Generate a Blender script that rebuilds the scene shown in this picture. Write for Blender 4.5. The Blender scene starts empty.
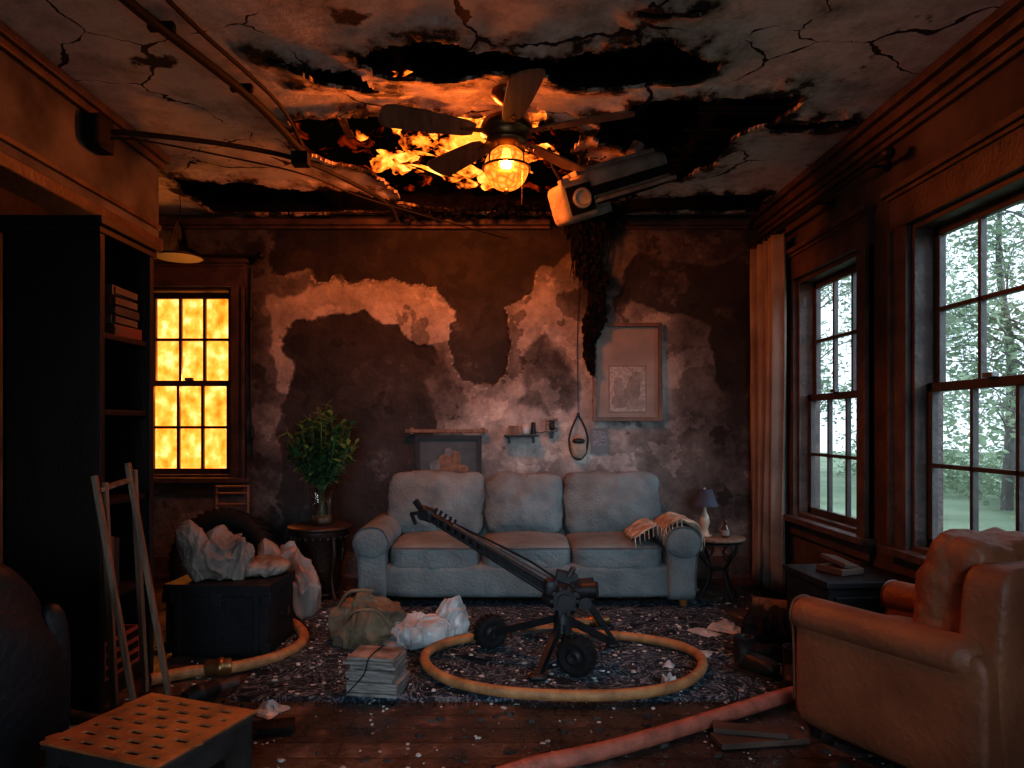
import bpy, math, random
import numpy as np
from mathutils import Vector, Matrix, Euler, noise as mn
random.seed(7)
R=math.radians
# ------------------------------------------------------------ materials
def newmat(name):
    m=bpy.data.materials.new(name); m.use_nodes=True
    nt=m.node_tree
    for n in list(nt.nodes): nt.nodes.remove(n)
    out=nt.nodes.new('ShaderNodeOutputMaterial')
    return m,nt,out
def N(nt,t,**k):
    n=nt.nodes.new(t)
    for a,b in k.items(): setattr(n,a,b)
    return n
def ramp(nt,fac,stops,interp='LINEAR'):
    r=nt.nodes.new('ShaderNodeValToRGB'); r.color_ramp.interpolation=interp
    e=r.color_ramp.elements
    while len(e)<len(stops): e.new(0.5)
    for i,(p,c) in enumerate(stops):
        e[i].position=p; e[i].color=(c[0],c[1],c[2],1)
    nt.links.new(fac,r.inputs[0]); return r.outputs[0]
def pmat(name,c1,c2=None,scale=6,rough=.75,bump=.25,metal=0,bscale=None,stretch=(1,1,1),trans=0,spec=.4,stops=None,detail=7):
    m,nt,out=newmat(name)
    c2=c2 or tuple(x*.6 for x in c1)
    b=N(nt,'ShaderNodeBsdfPrincipled'); nt.links.new(b.outputs[0],out.inputs[0])
    tc=N(nt,'ShaderNodeTexCoord'); mp=N(nt,'ShaderNodeMapping'); mp.inputs['Scale'].default_value=stretch
    nt.links.new(tc.outputs['Object'],mp.inputs[0])
    no=N(nt,'ShaderNodeTexNoise'); no.inputs['Scale'].default_value=scale; no.inputs['Detail'].default_value=detail
    nt.links.new(mp.outputs[0],no.inputs['Vector'])
    col=ramp(nt,no.outputs['Fac'],stops or [(.3,c2),(.7,c1)])
    nt.links.new(col,b.inputs['Base Color'])
    b.inputs['Roughness'].default_value=rough; b.inputs['Metallic'].default_value=metal
    b.inputs['Specular IOR Level'].default_value=spec
    if bump:
        n2=N(nt,'ShaderNodeTexNoise'); n2.inputs['Scale'].default_value=bscale or scale*5; n2.inputs['Detail'].default_value=5
        nt.links.new(mp.outputs[0],n2.inputs['Vector'])
        bu=N(nt,'ShaderNodeBump'); bu.inputs['Strength'].default_value=bump; bu.inputs['Distance'].default_value=.02
        nt.links.new(n2.outputs['Fac'],bu.inputs['Height']); nt.links.new(bu.outputs[0],b.inputs['Normal'])
    return m
def emat(name,stops,strength,scale=4,transp=None,stretch=(1,1,1)):
    m,nt,out=newmat(name)
    tc=N(nt,'ShaderNodeTexCoord'); mp=N(nt,'ShaderNodeMapping'); mp.inputs['Scale'].default_value=stretch
    nt.links.new(tc.outputs['Object'],mp.inputs[0])
    no=N(nt,'ShaderNodeTexNoise'); no.inputs['Scale'].default_value=scale; no.inputs['Detail'].default_value=6
    nt.links.new(mp.outputs[0],no.inputs['Vector'])
    col=ramp(nt,no.outputs['Fac'],stops)
    e=N(nt,'ShaderNodeEmission'); e.inputs[1].default_value=strength; nt.links.new(col,e.inputs[0])
    if transp is not None:
        t=N(nt,'ShaderNodeBsdfTransparent'); mx=N(nt,'ShaderNodeMixShader')
        f=ramp(nt,no.outputs['Fac'],[(transp[0],(0,0,0)),(transp[1],(1,1,1))])
        nt.links.new(f,mx.inputs[0]); nt.links.new(t.outputs[0],mx.inputs[1]); nt.links.new(e.outputs[0],mx.inputs[2])
        nt.links.new(mx.outputs[0],out.inputs[0])
    else: nt.links.new(e.outputs[0],out.inputs[0])
    return m
def glassmat(name,tint=(.95,.97,1),refl=.06):
    m,nt,out=newmat(name)
    t=N(nt,'ShaderNodeBsdfTransparent'); t.inputs[0].default_value=(*tint,1)
    g=N(nt,'ShaderNodeBsdfGlossy'); g.inputs['Roughness'].default_value=.05
    mx=N(nt,'ShaderNodeMixShader'); mx.inputs[0].default_value=refl
    nt.links.new(t.outputs[0],mx.inputs[1]); nt.links.new(g.outputs[0],mx.inputs[2]); nt.links.new(mx.outputs[0],out.inputs[0])
    return m
# ------------------------------------------------------------ mesh builder
class MB:
    def __init__(s,M=None): s.v=[];s.f=[];s.m=[];s.s=[];s.M=M or Matrix()
    def add(s,vs,fs,mi=0,sm=False,M=None):
        T=s.M@M if M else s.M
        b=len(s.v); s.v+=[T@Vector(v) for v in vs]
        for f in fs: s.f.append([b+i for i in f]); s.m.append(mi); s.s.append(sm)
    def box(s,c,size,mi=0,rot=(0,0,0)):
        x,y,z=[a/2 for a in size]
        vs=[(-x,-y,-z),(x,-y,-z),(x,y,-z),(-x,y,-z),(-x,-y,z),(x,-y,z),(x,y,z),(-x,y,z)]
        fs=[(0,3,2,1),(4,5,6,7),(0,1,5,4),(1,2,6,5),(2,3,7,6),(3,0,4,7)]
        s.add(vs,fs,mi,False,Matrix.Translation(c)@Euler(rot).to_matrix().to_4x4())
    def bb(s,a,b,mi=0):
        s.box([(a[i]+b[i])/2 for i in range(3)],[abs(b[i]-a[i]) for i in range(3)],mi)
    def beam(s,p0,p1,w,h,mi=0):
        p0=Vector(p0);p1=Vector(p1);d=p1-p0
        q=d.to_track_quat('Z','Y').to_matrix().to_4x4()
        x,y,z=w/2,h/2,d.length/2
        vs=[(-x,-y,-z),(x,-y,-z),(x,y,-z),(-x,y,-z),(-x,-y,z),(x,-y,z),(x,y,z),(-x,y,z)]
        fs=[(0,3,2,1),(4,5,6,7),(0,1,5,4),(1,2,6,5),(2,3,7,6),(3,0,4,7)]
        s.add(vs,fs,mi,False,Matrix.Translation((p0+p1)/2)@q)
    def lathe(s,prof,seg=24,mi=0,M=None,sm=True,c=None):
        if c is not None: M=Matrix.Translation(c)@(M or Matrix())
        vs=[];fs=[]
        for r,z in prof:
            for i in range(seg):
                a=2*math.pi*i/seg; vs.append((r*math.cos(a),r*math.sin(a),z))
        for j in range(len(prof)-1):
            for i in range(seg):
                k=(i+1)%seg; fs.append((j*seg+i,j*seg+k,(j+1)*seg+k,(j+1)*seg+i))
        s.add(vs,fs,mi,sm,M)
        if prof[0][0]>1e-4: s.add(vs[:seg],[tuple(range(seg-1,-1,-1))],mi,False,M)
        if prof[-1][0]>1e-4: s.add(vs[-seg:],[tuple(range(seg))],mi,False,M)
    def cyl(s,p0,p1,r0,r1=None,seg=16,mi=0):
        r1=r0 if r1 is None else r1
        p0=Vector(p0);p1=Vector(p1);d=p1-p0
        M=Matrix.Translation(p0)@d.to_track_quat('Z','Y').to_matrix().to_4x4()
        s.lathe([(r0,0),(r1,d.length)],seg,mi,M)
    def tube(s,pts,r,seg=10,mi=0,sub=8,closed=False):
        P=[Vector(p) for p in pts]; n=len(P); L=[]
        rr=r if callable(r) else (lambda t:r)
        rng=n if closed else n-1
        for i in range(rng):
            if closed: a,b,c,d=P[(i-1)%n],P[i],P[(i+1)%n],P[(i+2)%n]
            else: a,b,c,d=P[max(i-1,0)],P[i],P[i+1],P[min(i+2,n-1)]
            for k in range(sub):
                t=k/sub
                L.append(.5*((2*b)+(c-a)*t+(2*a-5*b+4*c-d)*t*t+(3*b-a-3*c+d)*t**3))
        if not closed: L.append(P[-1])
        m=len(L); vs=[];fs=[]; up=Vector((0,0,1)); prev=None
        for i in range(m):
            t=(L[(i+1)%m]-L[i-1]) if closed else (L[min(i+1,m-1)]-L[max(i-1,0)])
            t.normalize()
            if prev is None:
                u=t.cross(up); 
                if u.length<.05: u=t.cross(Vector((1,0,0)))
            else: u=prev-t*prev.dot(t)
            u.normalize(); prev=u; w=t.cross(u)
            q=rr(i/max(m-1,1))
            for k in range(seg):
                a=2*math.pi*k/seg; vs.append(L[i]+u*math.cos(a)*q+w*math.sin(a)*q)
        for i in range(m if closed else m-1):
            j=(i+1)%m
            for k in range(seg):
                l=(k+1)%seg; fs.append((i*seg+k,i*seg+l,j*seg+l,j*seg+k))
        s.add(vs,fs,mi,True)
        if not closed:
            s.add(vs[:seg],[tuple(range(seg-1,-1,-1))],mi); s.add(vs[-seg:],[tuple(range(seg))],mi)
    def sup(s,c,h,p=5,n=8,mi=0,rot=(0,0,0),fn=None,amp=0,freq=3,seed=0,floor=None,ridge=0,sm=True):
        idx={};vs=[];fs=[]
        def g(a,b,cc):
            k=(a,b,cc)
            if k not in idx:
                q=Vector((a,b,cc))/n*2-Vector((1,1,1))
                q=Vector([math.tan(x*math.pi/4.6)/math.tan(math.pi/4.6) for x in q])
                mx=max(abs(x) for x in q)
                nr=sum(abs(x)**p for x in q)**(1/p)
                q=q/nr*mx if nr>0 else q
                if fn: q=fn(q)
                v=Vector((q[0]*h[0],q[1]*h[1],q[2]*h[2]))
                if amp:
                    w=v*freq+Vector((seed*7.3,seed*3.1,seed))
                    if ridge:
                        w=Vector((v.x*freq,v.y*freq,v.z*freq*.55))+Vector((seed*7.3,seed*3.1,seed))
                        w=w+mn.noise_vector(w*.7)*.7
                        d=mn.noise(w*.6)*.5+max(0,.28-abs(mn.noise(w)))*2.0+max(0,.22-abs(mn.noise(w*2.1+Vector((5,5,5)))))*1.2+max(0,.2-abs(mn.noise(w*4.3)))*.5-.25
                    else: d=mn.noise(w)*.6+mn.noise(w*2.3)*.3+(abs(mn.noise(w*3.7)))*.35
                    v=v+v.normalized()*d*amp
                if floor is not None: v.z=max(v.z,floor)
                idx[k]=len(vs); vs.append(v)
            return idx[k]
        for i in range(n):
            for j in range(n):
                for ax in range(3):
                    for e in (0,n):
                        def t(a,b):
                            l=[0,0,0]; l[ax]=e; l[(ax+1)%3]=a; l[(ax+2)%3]=b; return g(*l)
                        f=[t(i,j),t(i+1,j),t(i+1,j+1),t(i,j+1)]
                        if e==0: f.reverse()
                        fs.append(f)
        s.add(vs,fs,mi,sm,Matrix.Translation(c)@Euler(rot).to_matrix().to_4x4())
    def grid(s,fn,nu,nv,mi=0,sm=True):
        vs=[fn(i/nu,j/nv) for j in range(nv+1) for i in range(nu+1)]
        fs=[(j*(nu+1)+i,j*(nu+1)+i+1,(j+1)*(nu+1)+i+1,(j+1)*(nu+1)+i) for j in range(nv) for i in range(nu)]
        s.add(vs,fs,mi,sm)
    def done(s,name,mats,bevel=0,solid=0):
        me=bpy.data.meshes.new(name)
        lo=[min(v[i] for v in s.v) for i in range(3)]; hi=[max(v[i] for v in s.v) for i in range(3)]
        o=Vector(((lo[0]+hi[0])/2,(lo[1]+hi[1])/2,lo[2]))
        me.from_pydata([v-o for v in s.v],[],s.f)
        for m in (mats if isinstance(mats,(list,tuple)) else [mats]): me.materials.append(m)
        me.polygons.foreach_set('material_index',s.m); me.polygons.foreach_set('use_smooth',s.s)
        me.update()
        ob=bpy.data.objects.new(name,me); ob.location=o; bpy.context.collection.objects.link(ob)
        if solid:
            q=ob.modifiers.new('sol','SOLIDIFY'); q.thickness=solid
        if bevel:
            b=ob.modifiers.new('bev','BEVEL'); b.width=bevel; b.segments=2; b.limit_method='ANGLE'; b.angle_limit=R(40)
        return ob
def TR(x,y,z=0,rz=0): return Matrix.Translation((x,y,z))@Matrix.Rotation(rz,4,'Z')
def fbm(x,y,z=0,o=4):
    s=0;a=1
    p=Vector((x,y,z))
    for i in range(o): s+=a*mn.noise(p); p=p*2.1; a*=.5
    return s
def sdpoly(px,py,poly):
    poly=np.array(poly,float); n=len(poly)
    d=np.full(px.shape,1e9); ins=np.zeros(px.shape,bool)
    for i in range(n):
        a=poly[i]; b=poly[(i+1)%n]; e=b-a
        wx=px-a[0]; wy=py-a[1]
        t=np.clip((wx*e[0]+wy*e[1])/(e@e),0,1)
        d=np.minimum(d,np.hypot(wx-e[0]*t,wy-e[1]*t))
        c=((a[1]>py)!=(b[1]>py))
        with np.errstate(divide='ignore',invalid='ignore'):
            xi=(b[0]-a[0])*(py-a[1])/(b[1]-a[1]+1e-12)+a[0]
        ins^=(c&(px<xi))
    return np.where(ins,-d,d)
CH=2.75; BY=5.3; RX=2.0; LX=-3.2; FY=-1.2
# ------------------------------------------------------------ shared mats
M_black=pmat('charred_black',(.014,.012,.011),(.005,.004,.004),12,.9,.6,spec=.12)
M_char=pmat('charcoal_wood',(.024,.018,.015),(.007,.005,.005),9,.85,.8,stretch=(1,1,4),spec=.15)
M_darkwood=pmat('dark_wood',(.018,.011,.008),(.008,.005,.004),5,.55,.2,stretch=(6,6,1),spec=.25)
M_trim=pmat('sooty_trim_paint',(.10,.066,.053),(.035,.023,.019),9,.5,.35,detail=9,spec=.4)
M_sash=pmat('window_sash',(.06,.05,.045),(.025,.02,.018),8,.5,.2)
M_wall=pmat('sooty_wall_paint',(.095,.07,.058),(.022,.016,.013),3.2,.85,.4,bscale=18,detail=10)
M_headw=pmat('header_plaster',(.12,.118,.115),(.022,.020,.019),3.6,.85,.5,bscale=18,detail=10)
M_metal=pmat('black_metal',(.018,.018,.02),(.009,.009,.010),20,.5,.05,metal=.3,spec=.4)
M_steel=pmat('dull_steel',(.25,.24,.23),(.13,.12,.115),15,.4,.05,metal=.9)
M_rubber=pmat('rubber',(.014,.014,.014),(.008,.008,.008),20,.8,.1,spec=.15)
M_glass=glassmat('window_glass')
# ------------------------------------------------------------ floor
def floor_mat():
    m,nt,out=newmat('old_floorboards')
    b=N(nt,'ShaderNodeBsdfPrincipled'); nt.links.new(b.outputs[0],out.inputs[0])
    tc=N(nt,'ShaderNodeTexCoord')
    br=N(nt,'ShaderNodeTexBrick'); br.inputs['Scale'].default_value=1
    br.inputs['Brick Width'].default_value=1.6; br.inputs['Row Height'].default_value=.12; br.inputs['Mortar Size'].default_value=.004
    br.inputs['Color1'].default_value=(.05,.036,.031,1); br.inputs['Color2'].default_value=(.03,.022,.019,1); br.inputs['Mortar'].default_value=(.006,.004,.004,1)
    nt.links.new(tc.outputs['Object'],br.inputs['Vector'])
    no=N(nt,'ShaderNodeTexNoise'); no.inputs['Scale'].default_value=3.5; no.inputs['Detail'].default_value=14; no.inputs['Roughness'].default_value=.78
    nt.links.new(tc.outputs['Object'],no.inputs['Vector'])
    dust=ramp(nt,no.outputs['Fac'],[(.35,(.4,.4,.4)),(.52,(1,1,1)),(.66,(3.2,3.1,3.0))])
    mx=N(nt,'ShaderNodeMix',data_type='RGBA',blend_type='MULTIPLY'); mx.inputs['Factor'].default_value=1
    nt.links.new(br.outputs['Color'],mx.inputs['A']); nt.links.new(dust,mx.inputs['B']); nt.links.new(mx.outputs['Result'],b.inputs['Base Color'])
    ro=ramp(nt,no.outputs['Fac'],[(.35,(.14,.14,.14)),(.5,(.35,.35,.35)),(.65,(.7,.7,.7))]); nt.links.new(ro,b.inputs['Roughness'])
    bu=N(nt,'ShaderNodeBump'); bu.inputs['Strength'].default_value=.4; bu.inputs['Distance'].default_value=.01
    n2=N(nt,'ShaderNodeTexNoise'); n2.inputs['Scale'].default_value=60; nt.links.new(tc.outputs['Object'],n2.inputs['Vector'])
    nt.links.new(n2.outputs['Fac'],bu.inputs['Height']); nt.links.new(bu.outputs[0],b.inputs['Normal'])
    return m
b=MB(); b.bb((LX-.1,FY-.1,-.1),(RX+.15,BY+.15,0)); b.done('floor',floor_mat())
# ------------------------------------------------------------ ceiling
holes=[
 [(-.66,2.96),(-.29,2.90),(.09,3.0),(.42,2.95),(.70,2.85),(.97,2.99),(.92,3.17),(.56,3.26),(.29,3.26),(.1,3.16),(-.28,3.22),(-.58,3.18)],
 [(.66,3.46),(.98,3.40),(1.42,3.31),(1.45,3.5),(1.30,3.84),(1.32,4.25),(1.10,4.5),(.81,4.15),(.52,3.86),(.47,3.60)],
 [(-1.06,3.60),(-.79,3.60),(-.45,3.49),(-.15,3.54),(.16,3.60),(.42,3.75),(.54,4.2),(.81,4.74),(.72,5.1),(.30,5.25),(-.36,5.15),(-.74,4.95),(-.73,4.45),(-1.02,4.2),(-1.17,3.9)],
 [(.99,4.90),(1.37,4.75),(1.92,4.80),(1.85,5.12),(.91,5.22),(.8,5.1)],
 [(-2.1,4.42),(-1.59,4.58),(-.85,4.82),(-.6,5.2),(-2.2,5.24)],
 [(1.36,3.63),(1.90,3.65),(1.86,3.72),(1.4,3.73)],
 [(.5,2.69),(.78,2.64),(.76,2.71),(.55,2.74)],
 [(-1.05,3.02),(-.7,3.10),(-.55,3.28),(-.9,3.2)],
]
def ceiling_mat():
    m,nt,out=newmat('burnt_plaster_ceiling')
    b=N(nt,'ShaderNodeBsdfPrincipled'); nt.links.new(b.outputs[0],out.inputs[0]); b.inputs['Roughness'].default_value=.85
    tc=N(nt,'ShaderNodeTexCoord')
    no=N(nt,'ShaderNodeTexNoise'); no.inputs['Scale'].default_value=2.2; no.inputs['Detail'].default_value=10; no.inputs['Roughness'].default_value=.72
    nt.links.new(tc.outputs['Object'],no.inputs['Vector'])
    base=ramp(nt,no.outputs['Fac'],[(.30,(.10,.08,.07)),(.40,(.42,.38,.34)),(.54,(.72,.67,.62)),(.65,(.54,.48,.43)),(.75,(.15,.12,.10))])
    at=N(nt,'ShaderNodeAttribute'); at.attribute_name='sd'
    n2=N(nt,'ShaderNodeTexNoise'); n2.inputs['Scale'].default_value=7; n2.inputs['Detail'].default_value=9; n2.inputs['Roughness'].default_value=.65
    nt.links.new(tc.outputs['Object'],n2.inputs['Vector'])
    ma=N(nt,'ShaderNodeMath',operation='MULTIPLY_ADD'); ma.inputs[1].default_value=.6; ma.inputs[2].default_value=-.275
    nt.links.new(n2.outputs['Fac'],ma.inputs[0])
    ad=N(nt,'ShaderNodeMath',operation='ADD'); nt.links.new(at.outputs['Fac'],ad.inputs[0]); nt.links.new(ma.outputs[0],ad.inputs[1])
    burn=ramp(nt,ad.outputs[0],[(0,(.02,.014,.012)),(.03,(.10,.07,.055)),(.06,(.6,.52,.46)),(.14,(1,1,1))])
    mx=N(nt,'ShaderNodeMix',data_type='RGBA',blend_type='MULTIPLY'); mx.inputs['Factor'].default_value=1
    nt.links.new(base,mx.inputs['A']); nt.links.new(burn,mx.inputs['B'])
    vm=N(nt,'ShaderNodeVectorMath',operation='MULTIPLY_ADD'); vm.inputs[1].default_value=(.5,.5,0)
    n3=N(nt,'ShaderNodeTexNoise'); n3.inputs['Scale'].default_value=2.2; n3.inputs['Detail'].default_value=5; nt.links.new(tc.outputs['Object'],n3.inputs['Vector'])
    nt.links.new(n3.outputs['Color'],vm.inputs[0]); nt.links.new(tc.outputs['Object'],vm.inputs[2])
    vo=N(nt,'ShaderNodeTexVoronoi',feature='DISTANCE_TO_EDGE'); vo.inputs['Scale'].default_value=1.3; nt.links.new(vm.outputs[0],vo.inputs['Vector'])
    n4=N(nt,'ShaderNodeTexNoise'); n4.inputs['Scale'].default_value=3.1; n4.inputs['Detail'].default_value=6
    mp=N(nt,'ShaderNodeMapping'); mp.inputs['Location'].default_value=(7,3,0); nt.links.new(tc.outputs['Object'],mp.inputs[0]); nt.links.new(mp.outputs[0],n4.inputs['Vector'])
    thr=ramp(nt,n4.outputs['Fac'],[(.40,(.0,.0,.0)),(.48,(.005,.005,.005)),(.68,(.018,.018,.018))])
    lt=N(nt,'ShaderNodeMath',operation='LESS_THAN'); nt.links.new(vo.outputs['Distance'],lt.inputs[0]); nt.links.new(thr,lt.inputs[1])
    sp=ramp(nt,n4.outputs['Fac'],[(.66,(0,0,0)),(.69,(1,1,1))])
    mxx=N(nt,'ShaderNodeMath',operation='MAXIMUM'); nt.links.new(lt.outputs[0],mxx.inputs[0]); nt.links.new(sp,mxx.inputs[1])
    m2=N(nt,'ShaderNodeMix',data_type='RGBA'); nt.links.new(mxx.outputs[0],m2.inputs['Factor']); nt.links.new(mx.outputs['Result'],m2.inputs['A']); m2.inputs['B'].default_value=(.02,.014,.011,1)
    nt.links.new(m2.outputs['Result'],b.inputs['Base Color'])
    bu=N(nt,'ShaderNodeBump'); bu.inputs['Strength'].default_value=.6; bu.inputs['Distance'].default_value=.03
    nt.links.new(n2.outputs['Fac'],bu.inputs['Height']); nt.links.new(bu.outputs[0],b.inputs['Normal'])
    return m
def ceiling():
    st=.0175; x0,x1,y0,y1=LX,RX,2.3,BY
    nx=int((x1-x0)/st); ny=int((y1-y0)/st)
    xs=np.linspace(x0,x1,nx+1); ys=np.linspace(y0,y1,ny+1)
    X,Y=np.meshgrid(xs,ys)
    X=X.ravel(); Y=Y.ravel()
    dx=np.array([fbm(a*3,c*3,1.3,5) for a,c in zip(X,Y)])*.12
    dy=np.array([fbm(a*3,c*3,7.7,5) for a,c in zip(X,Y)])*.08
    sd=np.full(X.shape,9.)
    for h in holes: sd=np.minimum(sd,sdpoly(X+dx,Y+dy,h))
    near=np.clip(1-sd/.12,0,1)
    Z=CH-near*.035*(.4+np.abs(dx)*8)
    Z[(X<x0+.02)|(X>x1-.02)|(Y>y1-.02)|(Y<y0+.02)]=CH
    vid=np.arange(len(X)).reshape(ny+1,nx+1)
    q=np.stack([vid[:-1,:-1],vid[1:,:-1],vid[1:,1:],vid[:-1,1:]],-1).reshape(-1,4)
    keep=sd[q].mean(1)>0
    q=q[keep]
    vs=[tuple(v) for v in zip(X,Y,Z)]; fs=[tuple(int(i) for i in f) for f in q]
    n0=len(vs)
    vs+=[(LX,FY,CH),(RX,FY,CH),(RX,2.3,CH),(LX,2.3,CH)]; fs.append((n0,n0+3,n0+2,n0+1))
    me=bpy.data.meshes.new('ceiling'); me.from_pydata(vs,[],fs)
    at=me.attributes.new('sd','FLOAT','POINT'); at.data.foreach_set('value',list(sd)+[1]*4)
    me.materials.append(ceiling_mat())
    ob=bpy.data.objects.new('ceiling',me); bpy.context.collection.objects.link(ob)
    so=ob.modifiers.new('s','SOLIDIFY'); so.thickness=.018; so.offset=-1
ceiling()
b=MB()
x=-3.0
while x<2.0:
    b.box((x,2.8,CH+.21),(.05,5.2,.14)); x+=.42
b.bb((LX,3.42,CH+.03),(RX,3.47,3.44)); b.bb((.50,3.47,CH+.04),(.55,5.28,3.44)); b.bb((-1.24,3.47,CH+.04),(-1.19,5.28,3.44))  # full-height partitions added as baffles to keep fire light from the other holes
b.done('ceiling_joists_and_baffles',M_char,bevel=.004)
b=MB()
y=2.6
while y<5.2:
    segs=[(-2.9,-2.0),(-1.9,-1.27),(.58,.9),(1.0,1.95)]
    for a,c in segs:
        if random.random()<.5 and abs(y-3.445)>.05:
            a2=a+random.random()*.1; c2=c-random.random()*.25
            b.box(((a2+c2)/2,y,CH+.085+random.random()*.01),(c2-a2,.035,.008),rot=(0,random.uniform(-.02,.02),random.uniform(-.02,.02)))
    y+=.065
b.done('lath_strips',M_char)
b=MB(); z=3.45
b.bb((LX-.1,FY-.1,z),(RX+.15,BY+.15,z+.1))
b.bb((LX-.1,FY-.1,CH),(LX,BY+.15,z)); b.bb((RX,FY-.1,CH),(RX+.15,BY+.15,z))
b.bb((LX,BY,CH),(RX,BY+.15,z)); b.bb((LX,FY-.1,CH),(RX,FY,z))
b.done('attic_shell',M_black)
# ------------------------------------------------------------ back wall
WIN=(-2.72,-2.03,.76,2.20)
def backwall_mat():
    m,nt,out=newmat('peeling_back_wall')
    b=N(nt,'ShaderNodeBsdfPrincipled'); nt.links.new(b.outputs[0],out.inputs[0]); b.inputs['Roughness'].default_value=.8
    tc=N(nt,'ShaderNodeTexCoord')
    at=N(nt,'ShaderNodeAttribute'); at.attribute_name='tone'
    no=N(nt,'ShaderNodeTexNoise'); no.inputs['Scale'].default_value=3; no.inputs['Detail'].default_value=12; no.inputs['Roughness'].default_value=.76
    nt.links.new(tc.outputs['Object'],no.inputs['Vector'])
    ma=N(nt,'ShaderNodeMath',operation='MULTIPLY_ADD'); ma.inputs[1].default_value=1.15; ma.inputs[2].default_value=-.575
    nt.links.new(no.outputs['Fac'],ma.inputs[0])
    n5=N(nt,'ShaderNodeTexNoise'); n5.inputs['Scale'].default_value=2.6; n5.inputs['Detail'].default_value=9; n5.inputs['Roughness'].default_value=.6
    mp=N(nt,'ShaderNodeMapping'); mp.inputs['Location'].default_value=(4.3,0,8.1); nt.links.new(tc.outputs['Object'],mp.inputs[0]); nt.links.new(mp.outputs[0],n5.inputs['Vector'])
    fl=ramp(nt,n5.outputs['Fac'],[(.40,(.0,.0,.0)),(.41,(.20,.20,.20)),(.575,(.20,.20,.20)),(.585,(.33,.33,.33))])
    ad0=N(nt,'ShaderNodeMath',operation='ADD'); nt.links.new(at.outputs['Fac'],ad0.inputs[0]); nt.links.new(ma.outputs[0],ad0.inputs[1])
    ad=N(nt,'ShaderNodeMath',operation='ADD'); nt.links.new(ad0.outputs[0],ad.inputs[0]); nt.links.new(fl,ad.inputs[1])
    sb=N(nt,'ShaderNodeMath',operation='SUBTRACT'); nt.links.new(ad.outputs[0],sb.inputs[0]); sb.inputs[1].default_value=.20
    col=ramp(nt,sb.outputs[0],[(0,(.010,.009,.009)),(.25,(.033,.029,.027)),(.5,(.125,.117,.11)),(.75,(.32,.295,.27)),(1,(.54,.48,.42))])
    nt.links.new(col,b.inputs['Base Color'])
    bu=N(nt,'ShaderNodeBump'); bu.inputs['Strength'].default_value=.45; bu.inputs['Distance'].default_value=.02
    n2=N(nt,'ShaderNodeTexNoise'); n2.inputs['Scale'].default_value=22; n2.inputs['Detail'].default_value=6; nt.links.new(tc.outputs['Object'],n2.inputs['Vector'])
    nt.links.new(n2.outputs['Fac'],bu.inputs['Height']); nt.links.new(bu.outputs[0],b.inputs['Normal'])
    return m
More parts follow.
